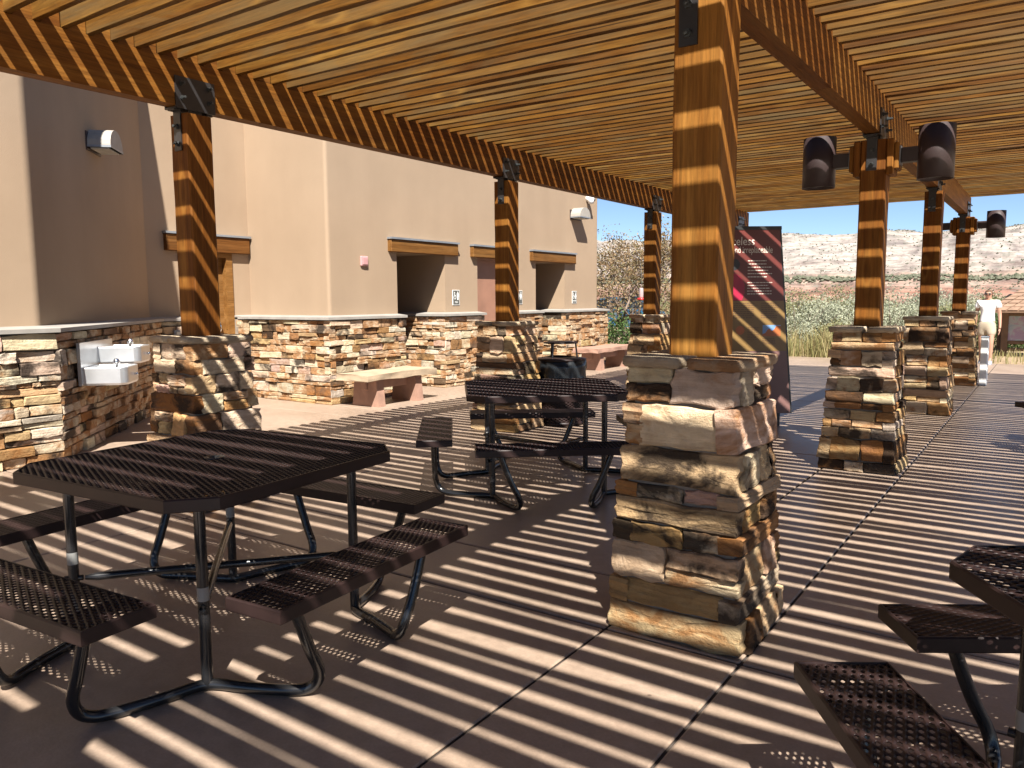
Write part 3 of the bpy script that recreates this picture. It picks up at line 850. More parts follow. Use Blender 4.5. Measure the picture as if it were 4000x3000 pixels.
# ------------------------------------------------------------------ stone piers
CAPZ = 1.155
XR, XL = -1.225, -4.815
RY = [-.54, 3.135, 6.87, 10.54, 14.19]
LY = [3.20, 6.865, 10.525, 14.18]
def pier(cx, cy, label, seed, fine=False):
    rr = random.Random(seed)
    t = thing('stone_pier', label, 'pier', (cx, cy, 0), 0, 'stone piers carrying the pergola posts')
    hb, ht, top = .292, .225, CAPZ - .042
    def hw_(z): return hb + (ht - hb) * z / top
    core = MB(); g = .030
    core.add([(sx * (hb - g), sy * (hb - g), 0) for sx, sy in ((-1, -1), (1, -1), (1, 1), (-1, 1))] + [(sx * (ht - g), sy * (ht - g), top) for sx, sy in ((-1, -1), (1, -1), (1, 1), (-1, 1))],
             [(0, 1, 5, 4), (1, 2, 6, 5), (2, 3, 7, 6), (3, 0, 4, 7), (4, 5, 6, 7)])
    obj('mortar_core', core, M['mortar'], t)
    z = 0.0; c = 0
    # courses: heights vary a lot
    while z < top - .03:
        h = rr.choice((.06, .085, .10, .115, .13, .155, .18))
        if z + h > top - .05: h = top - z
        w0 = hw_(z + h / 2)
        lean = math.atan((hb - ht) / top)
        for s in range(4):
            ang = s * PI / 2
            u = Vector((math.cos(ang), math.sin(ang), 0)); n = Vector((math.sin(ang), -math.cos(ang), 0))
            full = (s % 2 == c % 2)
            dep = .085
            x0, x1 = (-w0, w0) if full else (-w0 + dep - .012, w0 - dep + .012)
            W_ = x1 - x0
            k = rr.choice((1, 1, 2, 2, 2, 3)) if h > .07 else rr.choice((1, 1, 2, 3))
            if not full: k = min(k, 2)
            cuts = [x0] + sorted(x0 + W_ * (i + rr.uniform(-.28, .28)) / k for i in range(1, k)) + [x1]
            for i in range(k):
                rows = 2 if (h > .12 and rr.random() < .45 and cuts[i + 1] - cuts[i] > .14) else 1
                zz = [z, z + h] if rows == 1 else [z, z + h * rr.uniform(.38, .6), z + h]
                for j in range(rows):
                    L_ = cuts[i + 1] - cuts[i] - rr.uniform(.003, .009); hh = zz[j + 1] - zz[j] - rr.uniform(.002, .008)
                    pr = rr.uniform(-.014, .016)
                    sm_ = stone_mesh(L_, hh, dep + pr, rr, 20 if fine else 12, .007, .8, fine)
                    p = u * ((cuts[i] + cuts[i + 1]) / 2) + n * (w0 - dep) + Vector((0, 0, (zz[j] + zz[j + 1]) / 2))
                    Mx = frame(p, u, n) @ Matrix.Rotation(-lean + rr.uniform(-.03, .03), 4, 'X') @ Matrix.Rotation(rr.uniform(-.02, .02), 4, 'Y')
                    obj('stone', sm_, M['stone'], t, M=Mx, color=stone_col(rr))
        z += h; c += 1
    # cap of thin flags
    cw = ht + .03
    def flag(x0, x1, y0, y1, z1):
        n = 18; vs = []; 
        per = []
        for k in range(n):
            a = 2 * PI * k / n + .1
            ca, sa = math.cos(a), math.sin(a); m_ = max(abs(ca), abs(sa))
            per.append(((x0 + x1) / 2 + (x1 - x0) / 2 * ca / m_ * rr.uniform(.93, 1.0), (y0 + y1) / 2 + (y1 - y0) / 2 * sa / m_ * rr.uniform(.93, 1.0)))
        cx_, cy_ = (x0 + x1) / 2, (y0 + y1) / 2
        for f, zz in ((.95, top - .004), (1, top + .012), (.995, z1 - .012), (.965, z1)):
            vs += [(cx_ + (x - cx_) * f, cy_ + (y - cy_) * f, zz + rr.uniform(-.003, .003)) for x, y in per]
        vs.append((cx_, cy_, z1 + .002))
        fs = []
        for r_ in range(3):
            for k in range(n): fs.append((r_ * n + k, r_ * n + (k + 1) % n, (r_ + 1) * n + (k + 1) % n, (r_ + 1) * n + k))
        for k in range(n): fs.append((3 * n + k, 3 * n + (k + 1) % n, 4 * n))
        fs.append(tuple(range(n))[::-1])
        col = rr.choice(((.50, .405, .28), (.46, .37, .26), (.53, .44, .32)))
        obj('cap_stone', MB().add(vs, fs, True), M['cap'], t, color=col)
    sx = rr.uniform(-.06, .06); g = .002
    if rr.random() < .5:
        flag(-cw, sx - g, -cw, cw, CAPZ); flag(sx + g, cw, -cw, cw, CAPZ - .002)
    else:
        flag(-cw, cw, -cw, sx - g, CAPZ); flag(-cw, cw, sx + g, cw, CAPZ - .002)
    return t
pier(XR + .02, RY[1], 'large stone pier nearest the camera, right of centre, under the thick timber post', 101, True)
pier(XR - .01, RY[2], 'stone pier under the timber post with two cylinder lamps at middle distance', 102)
pier(XR - .01, RY[3], 'stone pier behind the one under the twin cylinder lamps', 103)
pier(XR - .01, RY[4], 'farthest stone pier on the right, next to the walking woman', 104)
pier(XL, LY[0], 'stone pier at left between the near table and the drinking fountain', 105, True)
pier(XL, LY[1], 'stone pier behind the middle picnic table, beside the trash can', 106)
pier(XL, LY[2], 'distant left stone pier seen just left of the thick timber post', 107)
pier(XL, LY[3], 'farthest left stone pier hidden behind the information panel', 108)
pier(XR + .02, RY[0], 'stone pier beside the photographer, outside the picture on the right row', 109)

# ------------------------------------------------------------------ pergola
perg = thing('pergola', 'timber pergola of glulam beams and close roof slats over the patio', 'pergola')
BZ, BT = 2.657, 2.949
HB = .055
rr = random.Random(77)
def beam(x, y0, y1):
    # glulam: laminations each with a fine groove
    n = 8; h = (BT - BZ) / n
    mb = MB()
    pr = [(-HB, BZ + .004), (-HB + .004, BZ)]
    prof = []
    for k in range(n):
        a, b = BZ + k * h, BZ + (k + 1) * h
        prof += [(HB - .0009, a), (HB, a + .0014), (HB, b - .0014)]
    prof += [(HB - .0009, BT)]
    full = [(x + px, z) for px, z in prof] + [(x - px, z) for px, z in prof[::-1]]
    nv = len(full)
    mb.add([(px, y0, z) for px, z in full] + [(px, y1, z) for px, z in full],
           [(i, (i + 1) % nv, (i + 1) % nv + nv, i + nv) for i in range(nv)] + [tuple(range(nv))[::-1], tuple(range(nv, 2 * nv))])
    b = obj('beam', mb, M['beam'], perg)
    return b
for x in (XR - .02, XL):
    beam(x, -1.5, 5.15); beam(x, 5.154, 14.62)
beam(2.62, -1.5, 14.62)
def post(x, y, hp, name='post'):
    zt = BZ - .045
    mb = MB()
    n = 9
    # square post with slightly worn arrises and hand-sawn waviness
    c = .010
    prof = [(-hp + c, -hp), (hp - c, -hp), (hp, -hp + c), (hp, hp - c), (hp - c, hp), (-hp + c, hp), (-hp, hp - c), (-hp, -hp + c)]
    vs = []
    for k in range(n):
        z = CAPZ - .005 + (zt - CAPZ + .005) * k / (n - 1)
        for (px, py) in prof:
            vs.append((px + rr.uniform(-.0018, .0018), py + rr.uniform(-.0018, .0018), z))
    fs = []
    for k in range(n - 1):
        for i in range(8): fs.append((k * 8 + i, k * 8 + (i + 1) % 8, (k + 1) * 8 + (i + 1) % 8, (k + 1) * 8 + i))
    fs += [tuple(range(8))[::-1], tuple(range((n - 1) * 8, n * 8))]
    mb.add(vs, fs)
    p = obj('post', mb, M['post'], perg, loc=(x, y, 0))
    # steel saddle with side plates, straps and bolts
    bx_ = XL if x < -3 else XR - .02
    br = MB()
    for s in (-1, 1):
        br.bx(min(s * (HB + .001), s * (HB + .011)), max(s * (HB + .001), s * (HB + .011)), -.145, .145, BZ - .008, BZ + .185)
    br.bx(-HB - .011, HB + .011, -.145, .145, BZ - .018, BZ - .0082)
    br.bx(-.05, .05, -.05, .05, zt - .001, BZ - .0182)
    for s in (-1, 1):
        y0 = s * (hp + .001); y1 = s * (hp + .010)
        br.bx(-.038, .038, min(y0, y1), max(y0, y1), zt - .235, BZ - .0182)
        y2 = s * .14
        br.bx(-.038, .038, min(y1, y2) - .001, max(y1, y2) + .001, BZ - .028, BZ - .0183)
    b = obj('bracket', br, M['black_steel'], perg, loc=(bx_, y, 0))
    for s in (-1, 1):
        for (yy, zz) in ((-.10, .05), (.10, .05), (-.10, .14), (.10, .14)):
            obj('bolt', MB().lathe([(.016, 0), (.016, .012), (.009, .012), (.009, .04), (0, .042)], (s * (HB + .011), yy, BZ + zz), 6, False, ax=(s, 0, 0)), M['bolt_dark'], b)
        for zz in (-.08, -.19):
            obj('bolt', MB().lathe([(.018, 0), (.018, .014), (.010, .014), (.010, .03), (0, .032)], (0, s * (hp + .010), zt + zz), 6, False, ax=(0, s, 0)), M['bolt_dark'], b)
post(XR + .017, RY[1], .101)
post(XR - .005, RY[0], .101)
for y in RY[2:]: post(XR - .01, y, .095)
for y in LY: post(XL, y, .0945)
# slats on edge
PITCH = .1461; Y0 = 2.071; SW, SH = .036, .120
X0, X1 = -5.32, 2.72
kk = list(range(int(math.floor((-1.35 - Y0) / PITCH)), int(math.floor((14.56 - Y0) / PITCH)) + 1))
def slat(k):
    y = Y0 + PITCH * k + rr.uniform(-.004, .004)
    n = 40
    bow = rr.gauss(0, .008); bow2 = rr.gauss(0, .005); tw0 = rr.gauss(0, .03); tw1 = rr.gauss(0, .07)
    sag = rr.gauss(0, .006)
    warp = rr.random() < .2
    if warp: bow = rr.choice((-1, 1)) * rr.uniform(.014, .026); tw1 = rr.gauss(0, .16)
    ph = rr.uniform(0, PI)
    hgt = SH * rr.uniform(.96, 1.05)
    vs = []
    b = .003
    wane = [0.0] * n
    for _ in range(rr.choice((0, 1, 2, 3))):
        w0_ = rr.randint(0, n - 1); wl = rr.randint(1, 5); wd = rr.uniform(.003, .011)
        for q_ in range(w0_, min(n, w0_ + wl)): wane[q_] = wd * rr.uniform(.5, 1)
    for i in range(n):
        t = i / (n - 1)
        x = X0 + (X1 - X0) * t + (rr.uniform(-.012, .012) if i in (0, n - 1) else 0)
        # slats are nailed at the three beams
        env = abs(math.sin(PI * ((x - XL) / (XR - .02 - XL)))) if x < 2.6 else .2
        dy = (bow * math.sin(2 * PI * t + ph) + bow2 * math.sin(5.3 * PI * t)) * (.25 + .75 * env)
        tw = (tw0 * .3 + tw1 * math.sin(PI * 1.7 * t + ph)) * (.15 + .85 * env)
        dz = sag * env
        e = [rr.uniform(-.0016, .0016) for _ in range(6)]
        sec = [(0, b), (b, 0), (SW - b, 0), (SW, b), (SW, hgt), (0, hgt)]
        for (py, pz), er in zip(sec, e):
            vs.append((x, y + py + dy + (pz) * tw + er * .5, BT + .0015 + pz + dz * (pz > .05) + max(0, er) * 1.6 + (wane[i] if pz < .01 and py < .01 else 0)))
    fs = []
    for i in range(n - 1):
        for s in range(6): fs.append((i * 6 + s, i * 6 + (s + 1) % 6, (i + 1) * 6 + (s + 1) % 6, (i + 1) * 6 + s))
    fs += [tuple(range(6)), tuple(range((n - 1) * 6, n * 6))[::-1]]
    obj('slat', MB().add(vs, fs), M['slat'], perg)
for k in kk: slat(k)
# blocking between slats over the beams
bm_ = MB().bx(-.019, .019, .004, PITCH - SW - .004, .001, SH - .004).mesh('blocking')
for x in (XL + HB - .0205, XR - .02 + HB - .0205):
    for k in kk[:-1]:
        obj('blocking', bm_, M['beam'], perg, loc=(x, Y0 + PITCH * k + SW, BT))

# cylinder lamps on the posts
def post_lamp(x, y, s, label):
    hp = .095
    t = thing('cylinder_lamp', label, 'lamp', (x + s * hp, y, 2.484), 0, 'bronze cylinder lamps on the pergola posts')
    a, b = sorted((s * .001, s * .05))
    obj('wood_pad', MB().cbox(a, b, -.105, .105, -.145, .125, .006), M['post'], t)
    a, b = sorted((s * .050, s * .085))
    obj('pad_block', MB().cbox(a, b, -.085, .085, -.105, .095, .006), M['post'], t)
    a, b = sorted((s * .085, s * .094))
    obj('mount_plate', MB().bx(a, b, -.06, .06, -.075, .07), M['flashing'], t)
    a, b = sorted((s * .094, s * .235))
    obj('arm', MB().cbox(a, b, -.05, .05, -.055, .055, .006), M['lamp_brown'], t)
    r, h = .128, .20
    obj('cylinder', MB().lathe([(r - .014, -h + .03), (r - .006, -h), (r, -h), (r, h), (r - .006, h), (r - .014, h - .03)], (s * .333, 0, 0), 32), M['lamp_brown'], t)
    obj('lens', MB().lathe([(0, -.172), (r - .014, -.172), (r - .014, -.165), (0, -.165)], (s * .333, 0, 0), 24), M['lens'], t)
    obj('top_cap', MB().lathe([(0, .165), (r - .014, .165), (r - .014, .172), (0, .172)], (s * .333, 0, 0), 24), M['lamp_brown'], t)
    return t
post_lamp(XR - .01, RY[2], -1, 'bronze cylinder lamp on the left arm of the nearer lamp post')
post_lamp(XR - .01, RY[2], 1, 'largest bronze cylinder lamp on the right arm of the nearer lamp post')
post_lamp(XR - .01, RY[4], -1, 'bronze cylinder lamp hidden behind a post with only its arm showing')
post_lamp(XR - .01, RY[4], 1, 'small distant bronze cylinder lamp against the sky and hills')
# ------------------------------------------------------------------ picnic tables of expanded metal
def clampin(p, poly):
    x, y = p
    for _ in range(2):
        for i in range(len(poly)):
            a, b = poly[i], poly[(i + 1) % len(poly)]
            ex, ey = b[0] - a[0], b[1] - a[1]; l = math.hypot(ex, ey)
            nx, ny = -ey / l, ex / l
            d = (x - a[0]) * nx + (y - a[1]) * ny
            if d < 0: x -= d * nx; y -= d * ny
    return x, y
def expanded(poly, z, lwd=.050, swd=.0234, th=.0045, bar=.0052, hole=None):
    mb = MB()
    xs = [p[0] for p in poly]; ys = [p[1] for p in poly]
    i0, i1 = int(min(xs) / (lwd / 2)) - 1, int(max(xs) / (lwd / 2)) + 1
    j0, j1 = int(min(ys) / (swd / 2)) - 1, int(max(ys) / (swd / 2)) + 1
    a, b = lwd / 2, swd / 2
    L2 = math.hypot(a, b)
    for i in range(i0, i1 + 1):
        for j in range(j0, j1 + 1):
            if (i + j) % 2: continue
            cx, cy = i * a, j * b
            q_ = clampin((cx, cy), poly)
            if math.hypot(q_[0] - cx, q_[1] - cy) > .006: continue
            if hole and math.hypot(cx, cy) < hole: continue
            out = [(cx + a, cy), (cx + a / 2, cy + b / 2), (cx, cy + b), (cx - a / 2, cy + b / 2), (cx - a, cy), (cx - a / 2, cy - b / 2), (cx, cy - b), (cx + a / 2, cy - b / 2)]
            k = 1 - bar * L2 / (a * b)
            ka = .80
            inn = [(cx + a * k * ka, cy), (cx + a * k * .56, cy + b * k * .52), (cx, cy + b * k * .95), (cx - a * k * .56, cy + b * k * .52),
                   (cx - a * k * ka, cy), (cx - a * k * .56, cy - b * k * .52), (cx, cy - b * k * .95), (cx + a * k * .56, cy - b * k * .52)]
            out = [clampin(p, poly) for p in out]; inn = [clampin(p, poly) for p in inn]
            hz = [0, 1, 1, 1, 0, -1, -1, -1]
            vs = [(x, y, z) for x, y in out] + [(x, y, z + .0022 * s) for (x, y), s in zip(inn, hz)] + [(x, y, z - th + .0016 * s) for (x, y), s in zip(inn, hz)] + [(x, y, z - th) for x, y in out]
            fs = []
            for m_ in range(8):
                n_ = (m_ + 1) % 8
                fs += [(m_, n_, 8 + n_, 8 + m_), (8 + m_, 8 + n_, 16 + n_, 16 + m_), (16 + m_, 16 + n_, 24 + n_, 24 + m_)]
            mb.add(vs, fs, True)
    return mb
def rim(poly, zt, h=.046, th=.008):
    mb = MB(); n = len(poly)
    def off(d):
        out = []
        for i in range(n):
            a, b, c = Vector(poly[i - 1]), Vector(poly[i]), Vector(poly[(i + 1) % n])
            e1, e2 = (b - a).normalized(), (c - b).normalized()
            n1, n2_ = Vector((e1.y, -e1.x)), Vector((e2.y, -e2.x))
            m_ = (n1 + n2_).normalized()
            out.append(b + m_ * (d / m_.dot(n1)))
        return out
    rings = [(0, zt - h), (th, zt - h), (th + .001, zt - h + .004), (th + .001, zt - .005), (th - .003, zt), (.001, zt), (0, zt - .004)]
    vs = []
    for d, z in rings: vs += [(p.x, p.y, z) for p in off(d)]
    fs = []
    m_ = len(rings)
    for r_ in range(m_):
        for i in range(n):
            fs.append((r_ * n + i, r_ * n + (i + 1) % n, ((r_ + 1) % m_) * n + (i + 1) % n, ((r_ + 1) % m_) * n + i))
    return mb.add(vs, fs)
TA, TC, TZ = .570, .118, .743
BI, BO, BL2, SZ = .670, .915, .525, .445
def make_table(label):
    t = thing('picnic_table', label, 'picnic table', (0, 0, 0), 0, 'dark brown mesh picnic tables on the patio')
    A, C = TA - .009, TC
    oc = [(-A, -A + C), (-A + C, -A), (A - C, -A), (A, -A + C), (A, A - C), (A - C, A), (-A + C, A), (-A, A - C)]
    top = obj('tabletop', rim(oc, TZ), M['brown_coat'], t)
    o = obj('mesh_panel', expanded(oc, TZ - .003, hole=.03), M['brown_coat'], top); o['kind'] = 'stuff'
    obj('umbrella_ring', MB().lathe([(.024, -.03), (.024, -.001), (.040, .0005), (.040, -.006), (.03, -.03)], (0, 0, TZ), 20), M['dark'], top)
    for s in (-1, 1):
        f = MB(); f.bx(-.53, .53, s * .26 - .018, s * .26 + .018, TZ - .040, TZ - .0125)
        obj('support_bar', f, M['brown_coat'], t)
        obj('support_bar', MB().bx(s * .26 - .018, s * .26 + .018, -.53, .53, TZ - .0405, TZ - .0130), M['brown_coat'], t)
    P_ = .394
    for sx in (-1, 1):
        for sy in (-1, 1):
            mb = MB().tube([(sx * P_, sy * P_, .025), (sx * P_, sy * P_, TZ - .042)], .0205, 14)
            mb.box((sx * P_, sy * P_, TZ - .045), (.09, .09, .006))
            p = obj('post', mb, M['pipe'], t)
            if (sx, sy) != (1, 1):
                obj('sticker', MB().tube([(sx * P_, sy * P_, .335), (sx * P_, sy * P_, .385)], .0212, 14, False), M['label'], p)
            pts = [(.365, -.80, SZ - .045), (.330, -.80, .30), (.285, -.798, .19), (.245, -.792, .11), (.236, -.772, .055), (.252, -.735, .027), (.282, -.68, .0215), (.325, -.58, .0215), (.352, -.50, .0215), (.370, -.44, .0215)]
            pts = pts + [(.394, -.394, .0215)] + [(-y, -x, z) for x, y, z in pts[::-1]]
            pts = [(x * sx, -y * sy, z) for x, y, z in pts]
            obj('leg', MB().tube(smooth_path(pts, 6), .0205, 12), M['pipe'], t)
    for s in (1, -1):
        z = .275 if s == 1 else .315
        mb = MB().tube([(-P_ + .03, -P_ * s + .03 * s, z), (-P_ + .06, -P_ * s + .06 * s, z), (P_ - .06, P_ * s - .06 * s, z), (P_ - .03, P_ * s - .03 * s, z)], [.010, .0165, .0165, .010], 10)
        for e in (-1, 1): mb.lathe([(.012, -.034), (.012, .034)], (e * P_, e * s * P_, z), 8, ax=(1, s, 0))
        obj('cross_brace', mb, M['pipe'], t)
    bi, bo = BI + .009, BO - .009
    poly = [(-BL2 + .009, -(bo - bi) / 2), (BL2 - .009, -(bo - bi) / 2), (BL2 - .009, (bo - bi) / 2), (-BL2 + .009, (bo - bi) / 2)]
    rm = rim(poly, SZ).mesh('bench_seat'); rm.materials.append(M['brown_coat'])
    ex = expanded(poly, SZ - .003).mesh('mesh_panel'); ex.materials.append(M['brown_coat'])
    br = MB()
    br.prism([(-.10, SZ - .016), (.10, SZ - .016), (.10, SZ - .04), (.03, SZ - .065), (-.03, SZ - .065), (-.10, SZ - .04)], -.016, .016, Matrix(((0, 0, 1, 0), (1, 0, 0, 0), (0, 1, 0, 0), (0, 0, 0, 1))))
    brm = br.mesh('seat_bracket'); brm.materials.append(M['brown_coat'])
    for s in range(4):
        an = s * PI / 2
        Mx = Matrix.Rotation(an, 4, 'Z') @ Matrix.Translation((0, -(BI + BO) / 2, 0))
        b = obj('bench_seat', rm, None, t, M=Mx)
        o = obj('mesh_panel', ex, None, b); o['kind'] = 'stuff'
        for e_ in (-.36, .36): obj('seat_bracket', brm, None, b, loc=(e_, 0, 0))
    return t
t1 = make_table('large brown mesh picnic table in the left foreground')
t1.location = (-2.85, 1.927, 0); t1.rotation_euler = (0, 0, .084)
bpy.context.view_layer.update()
dup(t1, (-3.10, 4.866, 0), .68, 'brown mesh picnic table in the middle distance, left of the near pier')
dup(t1, (.545, 2.085, 0), .583, 'dark mesh picnic table cut off by the right foreground edge of the photo')
dup(t1, (.80, 8.45, 0), .66, 'distant picnic table with just one bench end at the right edge')

# ------------------------------------------------------------------ trash can
t = thing('trash_can', 'black mesh trash can with raised round lid beside a stone pier', 'trash can', (-4.50, 7.44, 0))
R_ = .27; Hc = .70
mb = MB()
nx = 36; swd = .030; a = PI / nx; b = swd / 2
for j in range(2, int((Hc - .03) / b)):
    for i in range(2 * nx):
        if (i + j) % 2: continue
        c = j * b; A_ = i * a
        out = [(A_ + a, c), (A_, c + b), (A_ - a, c), (A_, c - b)]
        inn = [(A_ + a * .58, c), (A_, c + b * .62), (A_ - a * .58, c), (A_, c - b * .62)]
        vs = [(R_ * math.cos(p), R_ * math.sin(p), z + .02) for p, z in out] + [(R_ * math.cos(p), R_ * math.sin(p), z + .02) for p, z in inn] + [((R_ - .005) * math.cos(p), (R_ - .005) * math.sin(p), z + .02) for p, z in inn]
        fs = []
        for m_ in range(4):
            n_ = (m_ + 1) % 4
            fs += [(m_, n_, 4 + n_, 4 + m_), (4 + m_, 4 + n_, 8 + n_, 8 + m_)]
        mb.add(vs, fs, True)
o = obj('mesh_side', mb, M['brown_coat'], t); o['kind'] = 'stuff'
obj('bottom_ring', MB().lathe([(R_ - .012, 0), (R_ + .004, 0), (R_ + .004, .045), (R_ - .012, .045)], (0, 0, 0), 36), M['brown_coat'], t)
obj('top_ring', MB().lathe([(R_ - .012, Hc - .03), (R_ + .005, Hc - .03), (R_ + .005, Hc + .01), (R_ - .012, Hc + .01)], (0, 0, 0), 36), M['brown_coat'], t)
obj('liner', MB().lathe([(0, .06), (R_ - .05, .05), (R_ - .04, Hc - .05), (R_ - .03, Hc)], (0, 0, 0), 28), M['bag'], t)
mb = MB(); n = 48
prof = [(R_ - .02, .012), (R_ + .012, .012), (R_ + .02, -.06), (R_ + .014, -.13), (R_ + .02, -.19)]
vs = []
for r_, z in prof:
    for k in range(n):
        an = 2 * PI * k / n
        w = .007 * math.sin(k * 3.7 + z * 60) + .006 * math.sin(k * 1.9 + z * 25)
        vs.append(((r_ + w) * math.cos(an), (r_ + w) * math.sin(an), Hc + z + (w * 2.0 if z < -.1 else 0)))
mb.add(vs, [(i * n + k, i * n + (k + 1) % n, (i + 1) * n + (k + 1) % n, (i + 1) * n + k) for i in range(len(prof) - 1) for k in range(n)], True)
obj('bag_overhang', mb, M['bag'], t)
lid = obj('lid', MB().lathe([(.16, Hc + .012), (R_ + .015, Hc + .012), (R_ + .02, Hc + .03), (.165, Hc + .05), (.155, Hc + .03), (.16, Hc + .012)], (0, 0, 0), 36), M['brown_coat'], t)
for k in range(3):
    an = k * 2 * PI / 3 + .6
    mb = MB().tube([(.19 * math.cos(an), .19 * math.sin(an), Hc + .03), (.17 * math.cos(an), .17 * math.sin(an), Hc + .20)], .010, 8)
    obj('support_rod', mb, M['pipe'], lid)
obj('rain_cap', MB().lathe([(0, Hc + .225), (.12, Hc + .222), (.185, Hc + .212), (.187, Hc + .198), (.12, Hc + .2), (0, Hc + .2)], (0, 0, 0), 32), M['brown_coat'], lid)

# ------------------------------------------------------------------ information panel
U = Vector((.822, .570, 0)); NV = Vector((.570, -.822, 0))
s0 = -.55
base = Vector((-2.35, 8.60, 0)) + U * s0
t = thing('information_panel', 'tall maroon and tan information panel standing behind the nearest pier', 'sign', base)
lean = .02
Mi = Matrix(((U.x, 0, NV.x, 0), (U.y, 0, NV.y, 0), (0, 1, 0, 0), (0, 0, 0, 1)))
HB_, HT_ = .628, .452
def hwid(z): return HB_ + (HT_ - HB_) * (z - .136) / 2.0
def quad(z0, z1, d0, d1, ins=0): return MB().add([tuple(Mi @ Vector(p)) for p in [(-hwid(z0) + ins, z0, d0), (hwid(z0) - ins, z0, d0), (hwid(z1) - ins, z1, d0), (-hwid(z1) + ins, z1, d0), (-hwid(z0) + ins, z0, d1), (hwid(z0) - ins, z0, d1), (hwid(z1) - ins, z1, d1), (-hwid(z1) + ins, z1, d1)]],
                                     [(3, 2, 1, 0), (4, 5, 6, 7), (0, 1, 5, 4), (1, 2, 6, 5), (2, 3, 7, 6), (3, 0, 4, 7)])
maroon = flat('maroon_panel', (.115, .024, .019), .38, var=.06)
tanp = flat('tan_panel', (.20, .12, .040), .38, var=.06)
mauve = flat('mauve_panel', (.16, .085, .075), .4, var=.08)
obj('body', quad(.136, 2.14, -.075, -.002), M['dark'], t)
obj('edge_frame', quad(2.105, 2.142, -.0019, .010), M['dark'], t)
obj('upper_panel', quad(1.356, 2.104, -.0018, .004, .02), maroon, t)
obj('middle_panel', quad(.816, 1.354, -.0018, .004, .02), tanp, t)
obj('lower_panel', quad(.138, .814, -.0018, .004, .02), mauve, t)
for s in (-1, 1): obj('foot', MB().box(tuple(Mi @ Vector((.42 * s, .068, -.04))), (.16, .07, .136), .606), M['dark'], t)
cream = flat('cream_lettering', (.60, .55, .47), .5, var=.03)
rust_i = flat('dark_lettering', (.10, .05, .03), .5, var=.03)
def put_text(full, sub, size, s_right, width, z, mat=cream):
    "the part `sub` at the end of `full` takes `width`, ending at s_right"
    w = max(v.co.x for v in text_mesh(full, size).vertices) - max(v.co.x for v in text_mesh(full[:-len(sub)], size).vertices)
    sx = width / w
    me = text_mesh(full, size, sx)
    obj('lettering', me, mat, t, M=Mi @ Matrix.Translation((s_right - s0 - max(v.co.x for v in me.vertices), z, .0050)))
xr = lambda s: s - s0                       # panel coordinate from the measured one
put_text('Priceless', 'eless', .125, -.381, .200, 1.945)
put_text('and irreplaceable', 'irreplaceable', .098, -.186, .342, 1.863)
rt = random.Random(3)
mb = MB(); md = MB()
def line(mb, x0, x1, z, h):
    x = x0
    while x < x1:
        w = min(rt.uniform(.010, .035), x1 - x)
        mb.prism([(x, z), (x + w, z), (x + w, z + h), (x, z + h)], .0046, .0052, Mi); x += w + .006
for k in range(6): line(mb, xr(-.445), xr(-.20) + rt.uniform(-.07, .02), 1.775 - .034 * k, .009)
for k in range(5): line(mb, xr(-.445), xr(-.20) + rt.uniform(-.08, .02), 1.545 - .030 * k, .008)
for k in range(8): line(md, xr(-.74), xr(-.33) + rt.uniform(-.06, .0), 1.325 - .022 * k, .008); line(md, xr(-.29), xr(-.09) + rt.uniform(-.06, .0), 1.325 - .022 * k, .008)
for k in range(8): line(md, xr(-.43), xr(-.30) + rt.uniform(-.03, .0), 1.065 - .018 * k, .007)
for k in range(4): line(md, xr(-.268), xr(-.10) + rt.uniform(-.05, .0), .945 - .018 * k, .007)
for o in (obj('text_lines', mb, cream, t), obj('text_lines', md, rust_i, t)): o['kind'] = 'stuff'
# printed pictures
def sheet(name, poly, mat, z=.0047): return obj(name, MB().prism(poly, .0042, z, Mi), mat, t)
skyb = flat('print_blue', (.16, .28, .50), .4); rock = flat('print_red_rock', (.34, .10, .03), .4); redc = flat('print_red', (.34, .012, .045), .4)
x0, x1 = xr(-.268), xr(-.075)
sheet('printed_photo', [(x0, .975), (x1, .975), (x1, 1.095), (x0, 1.095)], skyb)
sheet('printed_rock', [(x0, .9751), (x1, .9751), (x1, 1.085), (x0 + .145, 1.085), (x0 + .12, 1.045), (x0 + .095, 1.03), (x0 + .075, 1.055), (x0 + .055, 1.05), (x0 + .03, 1.01), (x0, 1.0)], rock, .0049)
sheet('printed_bead', disc(xr(-.51), 1.04, .048, 16), rock)
pb = [(xr(-.76), 1.36), (xr(-.50), 1.36), (xr(-.472), 1.44), (xr(-.475), 1.53), (xr(-.51), 1.60), (xr(-.56), 1.64), (xr(-.66), 1.66), (xr(-.76), 1.60)]
sheet('printed_figure', pb, redc)
sheet('printed_hair', disc(xr(-.59), 1.74, .062, 14), M['dark'])
